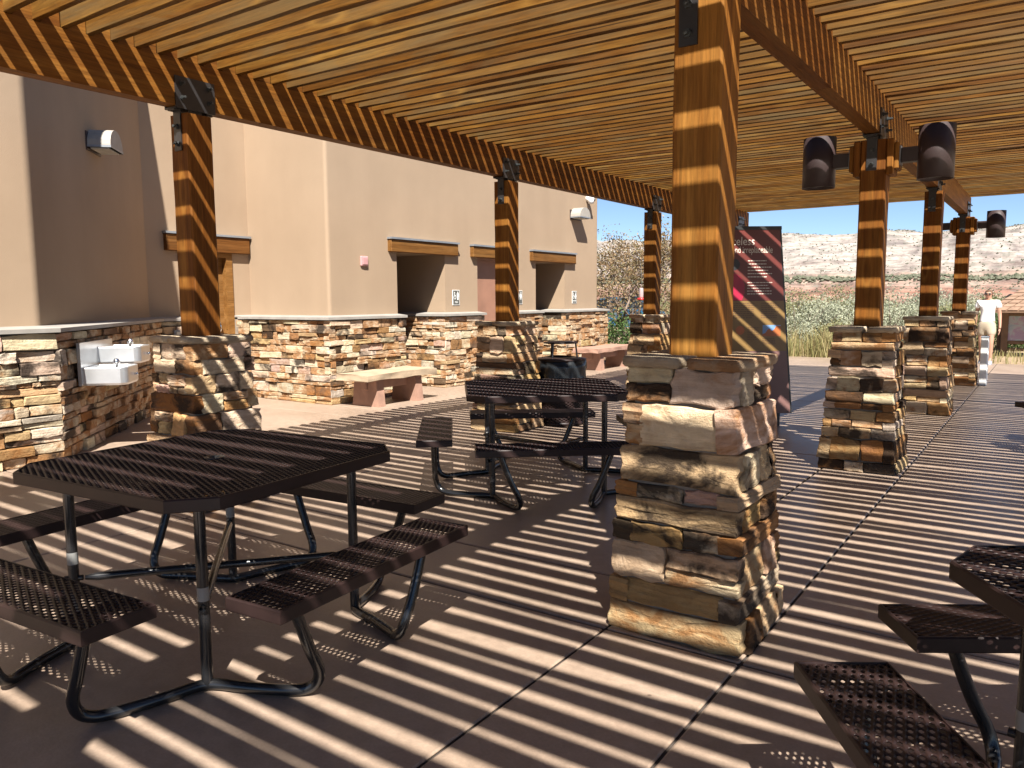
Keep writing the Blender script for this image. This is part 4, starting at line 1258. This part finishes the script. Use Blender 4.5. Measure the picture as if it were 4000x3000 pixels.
# ------------------------------------------------------------------ plants
def leaf(mb, p, s, rr, asp=.55, up=.3):
    d = Vector((rr.gauss(0, 1), rr.gauss(0, 1), rr.gauss(0, .7) + up)).normalized()
    w = d.cross(Vector((rr.gauss(0, 1), rr.gauss(0, 1), rr.gauss(0, 1)))).normalized()
    a = Vector(p); tip = a + d * s; m_ = a + d * s * .5
    mb.add([a, m_ + w * s * asp * .5, tip, m_ - w * s * asp * .5], [(0, 1, 2, 3)])
def branchy(rr, p, d, length, r, depth, segs, tips, spread=.6, gravity=.0, kids=(2, 4)):
    pts = [Vector(p)]; cur = Vector(d).normalized()
    n = 4
    for i in range(n):
        cur = (cur + Vector((rr.gauss(0, .12), rr.gauss(0, .12), rr.gauss(0, .10) + gravity))).normalized()
        pts.append(pts[-1] + cur * length / n)
    segs.append((pts, [r * (1 - .6 * i / n) for i in range(n + 1)]))
    if depth == 0:
        tips.append((pts[-1], cur)); tips.append((pts[2], cur)); return
    for k in range(rr.randint(*kids)):
        q_ = pts[rr.randint(2, n)]
        nd = (cur + Vector((rr.gauss(0, spread), rr.gauss(0, spread), rr.gauss(0, spread * .7) + .15))).normalized()
        branchy(rr, q_, nd, length * rr.uniform(.55, .8), r * .5, depth - 1, segs, tips, spread, gravity, kids)
M['bark'] = flat('grey_bark', (.16, .12, .095), .9, var=.3, scale=12)
M['autumn'] = leafmat('autumn_leaves', [(.20, .125, .065), (.27, .185, .10), (.15, .095, .055), (.17, .155, .065), (.30, .22, .13)])
M['green'] = leafmat('green_leaves', [(.045, .085, .022), (.07, .12, .035), (.10, .15, .05), (.055, .10, .03)])
M['sage'] = leafmat('sage_leaves', [(.28, .295, .20), (.34, .35, .255), (.22, .24, .155), (.40, .405, .31)])
M['olive'] = leafmat('olive_leaves', [(.15, .165, .075), (.21, .21, .10), (.24, .21, .105), (.12, .14, .06)])
M['straw'] = leafmat('straw_blades', [(.31, .245, .12), (.27, .225, .10), (.20, .20, .075), (.37, .30, .165)], .8)
def tree(name, loc, label, seed, h, stems, leafm, nleaf, ls, depth=3, spread=.55, cat='tree', group=None, lean=(0, 0)):
    rr = random.Random(seed)
    t = thing(name, label, cat, loc, 0, group)
    segs = []; tips = []
    for k in range(stems):
        an = 2 * PI * k / stems + rr.random()
        d = Vector((math.cos(an) * .42 + lean[0], math.sin(an) * .42 + lean[1], 1))
        branchy(rr, (math.cos(an) * .06, math.sin(an) * .06, 0), d, h * .42, .018 * h, depth, segs, tips, spread)
    mb = MB()
    for pts, rs in segs: mb.tube(pts, rs, 5, False)
    obj('trunk', mb, M['bark'], t)
    lf = MB()
    for i in range(nleaf):
        p, d = rr.choice(tips)
        q_ = p + Vector((rr.gauss(0, 1), rr.gauss(0, 1), rr.gauss(0, .8))) * h * .045
        leaf(lf, q_, ls * rr.uniform(.6, 1.3), rr)
    o = obj('crown', lf, leafm, t)
    return t
def bush(name, loc, label, seed, r, h, leafm, nleaf, ls, group=None):
    rr = random.Random(seed)
    t = thing(name, label, 'bush', loc, 0, group)
    mb = MB(); tips = []
    for k in range(14):
        an = rr.random() * 2 * PI; f = rr.uniform(.2, 1)
        tip = Vector((math.cos(an) * r * f, math.sin(an) * r * f, h * rr.uniform(.6, 1.0) * (1.05 - .35 * f)))
        mid = tip * .5 + Vector((rr.gauss(0, .05), rr.gauss(0, .05), .05))
        mb.tube([(0, 0, 0), mid, tip], [.014, .010, .004], 4, False)
        tips.append((mid, tip))
    obj('trunk', mb, M['bark'], t)
    lf = MB()
    lumps = []
    for k in range(16):
        an = rr.random() * 2 * PI; f = math.sqrt(rr.random())
        lumps.append((Vector((math.cos(an) * r * f * .8, math.sin(an) * r * f * .8, h * rr.uniform(.25, .82) * (1 - .3 * f))), rr.uniform(.22, .42) * min(r, h)))
    for i in range(nleaf):
        c, s = rr.choice(lumps)
        v = Vector((rr.gauss(0, 1), rr.gauss(0, 1), rr.gauss(0, 1))).normalized() * s * rr.uniform(.5, 1.05)
        p = c + v
        if p.z < .03: p.z = .03 + rr.random() * .1
        leaf(lf, p, ls * rr.uniform(.6, 1.3), rr)
    obj('crown', lf, leafm, t)
    return t
tree('autumn_tree', (-8.9, 18.3, -.03), 'sparse autumn tree with brown leaves at the far end of the building', 31, 3.5, 7, M['autumn'], 17000, .062, 3, .62)
tree('autumn_shrub', (-7.0, 17.9, -.03), 'low straggly shrub between the autumn tree and the far left pier', 32, 1.9, 5, M['autumn'], 5200, .055, 3, .6, 'bush')
bush('green_bush', (-8.35, 17.0, -.03), 'bright green bush at the foot of the autumn tree', 33, 1.0, 1.35, M['green'], 2600, .075)
G = 'grey green sage bushes beyond the patio'
specs = [(-5.5, 21.2, 1.3, 1.6, 'sage', 'pale sage bush directly right of the information panel'),
         (-4.7, 24.5, 1.5, 1.7, 'sage', 'broad pale sage bush behind the one by the information panel'),
         (-3.6, 22.6, 1.2, 1.55, 'sage', 'pale sage bush left of the lamp post pier'),
         (-4.2, 20.6, .7, 1.0, 'olive', 'small olive green bush at the patio edge above the tall grass'),
         (-2.9, 26.0, 1.6, 1.75, 'sage', 'sage bush seen between the two middle timber posts'),
         (-2.1, 24.0, 1.0, 1.45, 'olive', 'olive bush left of the farthest right pier'),
         (-7.2, 26.5, 1.5, 1.7, 'olive', 'olive bush behind the thick timber post'),
         (-9.5, 25.0, 1.4, 1.6, 'sage', 'sage bush beyond the autumn tree'),
         (-.95, 24.6, 1.0, 1.30, 'green', 'vivid green bush behind the map board'),
         (-1.75, 27.0, 1.3, 1.5, 'green', 'green bush behind the walking woman'),
         (.6, 25.5, 1.3, 1.5, 'green', 'green bush at the right behind the map board roof'),
         (-6.3, 31, 2.0, 1.9, 'olive', 'far olive bush at the left of the valley view'),
         (-3.9, 33, 2.2, 1.9, 'sage', 'far pale bush in the middle of the valley view'),
         (-1.2, 34, 2.0, 1.7, 'olive', 'far olive bush at the right of the valley view'),
         (-12.5, 30, 2.2, 2.0, 'olive', 'far olive bush behind the autumn tree')]
for i, (x, y, r, h, m_, lab) in enumerate(specs):
    bush('sage_bush' if m_ == 'sage' else ('green_bush' if m_ == 'green' else 'olive_bush'), (x, y, -.04), lab, 50 + i, r, h, M[m_], int(7500 * max(.7, r)), .065 if m_ != 'sage' else .06, G if m_ == 'sage' else None)
# grass
rr = random.Random(9)
def blades(mb, x, y, h, n, sp):
    for k in range(n):
        bx_, by = x + rr.gauss(0, sp), y + rr.gauss(0, sp)
        hh = h * rr.uniform(.5, 1.1); an = rr.random() * 2 * PI; ln = rr.uniform(.1, .5) * hh
        w = .006 + .004 * rr.random()
        a = rr.random() * PI
        dx, dy = math.cos(a) * w, math.sin(a) * w
        mx, my = bx_ + math.cos(an) * ln * .35, by + math.sin(an) * ln * .35
        tx, ty = bx_ + math.cos(an) * ln, by + math.sin(an) * ln
        mb.add([(bx_ - dx, by - dy, -.03), (bx_ + dx, by + dy, -.03), (mx + dx * .7, my + dy * .7, hh * .6), (mx - dx * .7, my - dy * .7, hh * .6), (tx, ty, hh)], [(0, 1, 2, 3), (3, 2, 4)])
mb = MB()
for k in range(90):
    x = rr.uniform(-5.6, -2.2); y = 19.15 + abs(rr.gauss(0, .8)); blades(mb, x, y, rr.uniform(.35, .85) * (1 if x < -3.2 else .6), 26, .10)
for k in range(200): blades(mb, rr.uniform(-9, 3), 19.2 + rr.random() * 9, rr.uniform(.10, .30), 14, .16)
o = obj('dry_grass', mb, M['straw']); o['kind'] = 'stuff'; o['label'] = 'tall dry grass along the far edge of the patio'
mb = MB()
for k in range(130):
    an = rr.uniform(-.62, .12); r = rr.uniform(36, 150)
    x, y = r * math.sin(an), r * math.cos(an)
    z = gz(r)
    rad_ = rr.uniform(.7, 1.5) * (1 + r / 160)
    for i in range(170):
        v = Vector((rr.gauss(0, 1), rr.gauss(0, 1), abs(rr.gauss(0, .8)))).normalized() * rad_ * rr.uniform(.7, 1.05)
        leaf(mb, (x + v.x, y + v.y, z + v.z * .8), .22 * (1 + r / 120), rr, .8)
o = obj('valley_brush', mb, M['olive']); o['kind'] = 'stuff'; o['label'] = 'mixed brush covering the valley floor beyond the patio'

# hummingbird feeder hanging from the autumn tree
t = thing('bird_feeder', 'red based clear bird feeder hanging in front of the autumn tree', 'bird feeder', (-8.0, 16.9, 1.36))
glass = flat('feeder_glass', (.34, .26, .26), .15, var=.05); redp = flat('feeder_red', (.55, .03, .03), .3)
obj('bottle', MB().lathe([(0, .03), (.045, .03), (.05, .06), (.05, .24), (.035, .27), (0, .275)], (0, 0, 0), 14), glass, t)
obj('base', MB().lathe([(0, -.01), (.09, -.01), (.10, .01), (.085, .035), (0, .04)], (0, 0, 0), 16), redp, t)
obj('wire', MB().tube([(0, 0, .27), (0, 0, .60), (-.12, .18, .92), (-.45, .60, 1.10)], .006, 5), M['dark'], t)

# car beyond the tree
t = thing('parked_car', 'blue parked car mostly hidden behind the autumn tree and brush', 'car', (-14.2, 27.5, -.05), .45)
carm = flat('blue_paint', (.02, .08, .15), .25, var=.05); gl = flat('car_glass', (.02, .03, .04), .1)
def extr(poly, y0, y1, ins=0): return MB().prism(poly, y0, y1, Matrix(((1, 0, 0, 0), (0, 0, 1, 0), (0, 1, 0, 0), (0, 0, 0, 1))))
obj('body', extr([(-2.1, .35), (-2.15, .75), (-1.9, .95), (-1.1, 1.0), (-.4, 1.02), (1.5, 1.02), (2.0, .9), (2.1, .6), (2.05, .35)], -.85, .85), carm, t)
cb = obj('cabin', extr([(-1.15, 1.0), (-.45, 1.48), (1.0, 1.5), (1.65, 1.02)], -.74, .74), carm, t)
obj('side_window', extr([(-.95, 1.05), (-.42, 1.40), (.25, 1.42), (.25, 1.05)], -.75, .75), gl, cb)
obj('side_window', extr([(.33, 1.05), (.33, 1.42), (.92, 1.42), (1.4, 1.06)], -.75, .75), gl, cb)
for x in (-1.35, 1.35):
    for s in (-1, 1):
        w = obj('wheel', MB().lathe([(.2, -.1), (.33, -.1), (.34, 0), (.33, .1), (.2, .1)], (x, s * .78, .34), 18, ax=(0, 1, 0)), M['dark'], t)
        obj('rim', MB().lathe([(0, .09), (.2, .09), (.21, .0), (.2, -.09), (0, -.09)], (x, s * .78, .34), 14, ax=(0, 1, 0)), M['bolt'], w)

# ------------------------------------------------------------------ map board and pole at right
kx, ky = -.02, 21.9
t = thing('map_board', 'roofed wooden board with a map at the right edge', 'notice board', (kx, ky, 0), .05)
M['kiosk'] = flat('brown_stained_wood', (.14, .08, .045), .7, var=.2)
M['shingle'] = flat('brown_shingles', (.215, .135, .09), .8, var=.2)
for x in (-.92, .92): obj('post', MB().cbox(x - .07, x + .07, -.07, .07, -.03, 1.10, .01), M['kiosk'], t)
for (z0, z1) in ((.92, 1.0), (.26, .34), (.10, .17)): obj('rail', MB().cbox(-.85, .85, -.045, .045, z0, z1, .01), M['kiosk'], t)
mapm, nt, b = newmat('map_print')
v = coords(nt, rnd=False)
L(nt, ramp(nt, noise(nt, v, 3.2, 5, .6, 1.2), [(.38, (.26, .32, .38)), (.48, (.36, .38, .40)), (.53, (.35, .26, .34)), (.66, (.28, .20, .30))], 'LINEAR').outputs[0], b.inputs['Base Color'])
obj('map_panel', MB().bx(-.85, .85, -.03, .03, .345, .915), mapm, t)
rf = MB(); hw2, hd, ze, zr = 1.36, .75, 1.06, 1.62
rf.add([(-hw2, -hd, ze), (hw2, -hd, ze), (hw2, hd, ze), (-hw2, hd, ze), (-.5, 0, zr), (.5, 0, zr), (-hw2, -hd, ze - .05), (hw2, -hd, ze - .05), (hw2, hd, ze - .05), (-hw2, hd, ze - .05)],
       [(0, 1, 5, 4), (1, 2, 5), (2, 3, 4, 5), (3, 0, 4), (0, 6, 7, 1), (1, 7, 8, 2), (2, 8, 9, 3), (3, 9, 6, 0), (6, 9, 8, 7)])
roof = obj('roof', rf, M['kiosk'], t)
sh = MB(); rr = random.Random(4)
rows = 7
def strip(A, B, C, D):
    "rows of shingles on the quad A-B (eave) D-C (ridge)"
    A, B, C, D = map(Vector, (A, B, C, D))
    nrm = (B - A).cross(D - A).normalized()
    for r_ in range(rows):
        f0, f1 = r_ / rows - .01, (r_ + 1) / rows
        p0, p1 = A + (D - A) * f0, B + (C - B) * f0
        q0, q1 = A + (D - A) * f1, B + (C - B) * f1
        Lw = (p1 - p0).length; n = max(1, int(Lw / .22))
        for k in range(n):
            a, c = k / n + .006, (k + 1) / n - .006
            j = rr.uniform(.016, .028)
            vs = [p0 + (p1 - p0) * a + nrm * j, p0 + (p1 - p0) * c + nrm * j, q0 + (q1 - q0) * c + nrm * .006, q0 + (q1 - q0) * a + nrm * .006]
            lo = [p0 + (p1 - p0) * a, p0 + (p1 - p0) * c]
            sh.add(vs + lo, [(0, 1, 2, 3), (4, 5, 1, 0)])
strip((-hw2, -hd, ze), (hw2, -hd, ze), (.5, 0, zr), (-.5, 0, zr)); strip((hw2, hd, ze), (-hw2, hd, ze), (-.5, 0, zr), (.5, 0, zr))
strip((-hw2, hd, ze), (-hw2, -hd, ze), (-.5, -.001, zr), (-.5, .001, zr)); strip((hw2, -hd, ze), (hw2, hd, ze), (.5, .001, zr), (.5, -.001, zr))
obj('shingles', sh, M['shingle'], roof)
t = thing('yard_pole', 'brown pole with a hooked arm and dark bell shaped lamp behind the woman', 'lamp post', (-1.08, 22.6, -.03))
obj('pole', MB().tube([(0, 0, 0), (0, 0, 1.24)], .05, 10), M['kiosk'], t)
obj('bracket', MB().tube(smooth_path([(0, 0, 1.20), (.03, 0, 1.28), (.12, 0, 1.41), (.19, 0, 1.455), (.24, 0, 1.43), (.25, 0, 1.38)], 4), .020, 8), M['dark'], t)
obj('shade', MB().lathe([(.016, 1.39), (.03, 1.36), (.05, 1.30), (.075, 1.215), (.08, 1.20), (.06, 1.21), (0, 1.22)], (.25, 0, 0), 16), M['dark'], t)
t = thing('metal_pedestal', 'pale metal pedestal standing against the farthest right pier', 'pedestal', (-.86, 14.22, 0))
obj('case', MB().cbox(-.05, .05, -.11, .11, 0, .74, .008), M['white'], t)
obj('top', MB().cbox(-.055, .055, -.115, .115, .74, .77, .008), M['flashing'], t)
obj('door_panel', MB().bx(.0502, .054, -.09, .09, .08, .70), M['white'], t)

# ------------------------------------------------------------------ the walking woman
skin = flat('skin', (.36, .195, .13), .55, var=.06)
tee = flat('white_tee', (.72, .72, .72), .85, var=.04)
khaki = flat('khaki_cloth', (.36, .30, .22), .9, var=.08)
hairm = flat('brown_hair', (.10, .055, .03), .5, var=.3)
shoe = flat('grey_shoe', (.25, .26, .30), .6)
def skinned(name, verts, edges, radii, mat, parent, root=0, sub=2):
    me = bpy.data.meshes.new(name); me.from_pydata(verts, edges, [])
    o = bpy.data.objects.new(name, me); COL.objects.link(o)
    md = o.modifiers.new('skin', 'SKIN'); md.use_smooth_shade = True
    for i, r_ in enumerate(radii):
        s_ = me.skin_vertices[0].data[i]; s_.radius = r_ if isinstance(r_, tuple) else (r_, r_); s_.use_root = (i == root)
    sb = o.modifiers.new('sub', 'SUBSURF'); sb.levels = sub; sb.render_levels = sub
    bpy.context.view_layer.update()
    m2 = bpy.data.meshes.new_from_object(o.evaluated_get(bpy.context.evaluated_depsgraph_get()))
    m2.name = name
    for p in m2.polygons: p.use_smooth = True
    m2.materials.clear(); m2.materials.append(mat)
    bpy.data.objects.remove(o); bpy.data.meshes.remove(me)
    r = bpy.data.objects.new(name, m2); COL.objects.link(r); r.parent = parent
    return r
t = thing('person', 'woman in white tee shirt, khaki shorts and sunglasses walking towards the patio', 'person', (-1.12, 18.75, 0), -.05)
# faces -Y. mid-stride: her left leg (+x) forward
V_ = [(0, 0, .86), (0, .01, 1.00), (0, .01, 1.12), (0, .015, 1.24), (0, .0, 1.325), (0, -.005, 1.39), (0, -.012, 1.43), (0, -.006, 1.485),
      (.085, 0, .80), (.095, -.10, .47), (.10, -.10, .10), (.10, -.19, .045), (-.085, .02, .80), (-.09, .02, .46), (-.09, .17, .12), (-.09, .12, .05),
      (.155, .01, 1.27), (.215, .02, 1.02), (.235, -.05, .80), (.235, -.075, .725), (-.155, .01, 1.27), (-.205, .05, 1.02), (-.215, .04, .80), (-.215, .03, .725)]
E_ = [(0, 1), (1, 2), (2, 3), (3, 4), (4, 5), (5, 6), (6, 7), (0, 8), (8, 9), (9, 10), (10, 11), (0, 12), (12, 13), (13, 14), (14, 15),
      (3, 16), (16, 17), (17, 18), (18, 19), (3, 20), (20, 21), (21, 22), (22, 23)]
R2 = [(.135, .095), (.115, .085), (.125, .095), (.13, .09), (.05, .05), (.062, .078), (.074, .09), (.066, .078),
      (.082, .082), (.056, .056), (.034, .034), (.034, .03), (.082, .082), (.056, .056), (.034, .034), (.034, .03),
      .05, .037, .026, .024, .05, .037, .026, .024]
body = skinned('body', V_, E_, R2, skin, t)
# hands: palm and fingers
for sx, hy in ((1, -.08), (-1, .03)):
    hv = [(.235 * sx if sx > 0 else -.215, hy, .735), (.237 * sx if sx > 0 else -.217, hy - .01, .685)]
    he = [(0, 1)]; hr = [(.020, .026), (.014, .036)]
    cx = hv[1][0]
    for k, (dy, ln) in enumerate(((-.028, .060), (-.010, .068), (.009, .064), (.026, .05))):
        i = len(hv); hv += [(cx, hv[1][1] + dy, .665), (cx - .008 * sx, hv[1][1] + dy * 1.1 - .006, .665 - ln * .55), (cx - .018 * sx, hv[1][1] + dy * 1.1 - .008, .665 - ln)]
        he += [(1, i), (i, i + 1), (i + 1, i + 2)]; hr += [.009, .008, .007]
    i = len(hv); hv += [(cx - .008 * sx, hv[0][1] - .03, .705), (cx - .016 * sx, hv[0][1] - .047, .675)]; he += [(0, i), (i, i + 1)]; hr += [.011, .009]
    skinned('hand', hv, he, hr, skin, t, 0, 1)
tv = [(0, .0, .80), (0, .01, .90), (0, .012, 1.04), (0, .015, 1.14), (0, .015, 1.255), (.165, .012, 1.265), (.205, .018, 1.135), (-.165, .012, 1.265), (-.198, .03, 1.135), (0, .005, 1.30)]
skinned('tee_shirt', tv, [(0, 1), (1, 2), (2, 3), (3, 4), (4, 5), (5, 6), (4, 7), (7, 8), (4, 9)], [(.158, .118), (.148, .11), (.132, .10), (.145, .118), (.135, .10), (.062, .062), (.062, .06), (.062, .062), (.062, .06), (.075, .07)], tee, t)
sv = [(0, 0, .93), (0, 0, .80), (.086, -.015, .72), (.094, -.07, .545), (-.086, .018, .72), (-.09, .025, .545)]
skinned('shorts', sv, [(0, 1), (1, 2), (2, 3), (1, 4), (4, 5)], [(.14, .105), (.148, .115), .100, .100, .100, .100], khaki, t)
hv = []; hf = []; NU, NV = 18, 12
for i in range(NV + 1):
    for k in range(NU):
        th = PI * i / NV; ph = 2 * PI * k / NU
        hv.append((.077 * math.sin(th) * math.cos(ph), .010 + .089 * math.sin(th) * math.sin(ph), 1.443 + .077 * math.cos(th)))
for i in range(NV):
    for k in range(NU):
        q_ = (i * NU + k, i * NU + (k + 1) % NU, (i + 1) * NU + (k + 1) % NU, (i + 1) * NU + k)
        cy = sum(hv[v][1] for v in q_) / 4; cz = sum(hv[v][2] for v in q_) / 4
        if cy > -.10 + (1.50 - cz) * 1.25 and cz > 1.372: hf.append(q_[::-1])
obj('hair', MB().add(hv, hf, True), hairm, t)
skinned('ponytail', [(0, .10, 1.44), (0, .135, 1.42), (0, .14, 1.34), (0, .12, 1.27)], [(0, 1), (1, 2), (2, 3)], [.025, .03, .026, .010], hairm, t)
gl_ = MB()
for s in (-1, 1): gl_.lathe([(0, -.003), (.019, -.003), (.021, 0), (.019, .003), (0, .003)], (s * .029, -.092, 1.437), 12, ax=(s * .18, -1, 0))
gl_.box((0, -.096, 1.443), (.02, .005, .005))
for s in (-1, 1): gl_.tube([(s * .055, -.09, 1.442), (s * .075, -.03, 1.445), (s * .072, .01, 1.445)], .004, 6)
obj('sunglasses', gl_, M['dark'], t)
obj('nose', MB().lathe([(.011, 0), (.009, .010), (.005, .017), (0, .019)], (0, -.084, 1.410), 8, ax=(0, -1, .25)), skin, t)
obj('mouth', MB().box((0, -.081, 1.376), (.036, .008, .007)), flat('lips', (.42, .14, .12), .5), t)
for s in (-1, 1): obj('ear', MB().lathe([(0, -.008), (.014, -.006), (.018, 0), (.014, .006), (0, .008)], (s * .072, .0, 1.425), 10, ax=(1, 0, 0)), skin, t)
for (x, y, z) in ((.10, -.155, .0), (-.09, .15, .0)):
    m_ = MB(); n = 12; vs = []
    for f, zz in ((1.0, .0), (1.04, .025), (.95, .055), (.6, .085)):
        vs += [(x + .047 * f * math.cos(2 * PI * k / n), y + .125 * (f if zz < .05 else f * .75) * math.sin(2 * PI * k / n) + (.03 if zz > .05 else 0), z + zz) for k in range(n)]
    m_.add(vs, [(i * n + k, i * n + (k + 1) % n, (i + 1) * n + (k + 1) % n, (i + 1) * n + k) for i in range(3) for k in range(n)] + [tuple(range(3 * n, 4 * n))], True)
    obj('shoe', m_, shoe, t)
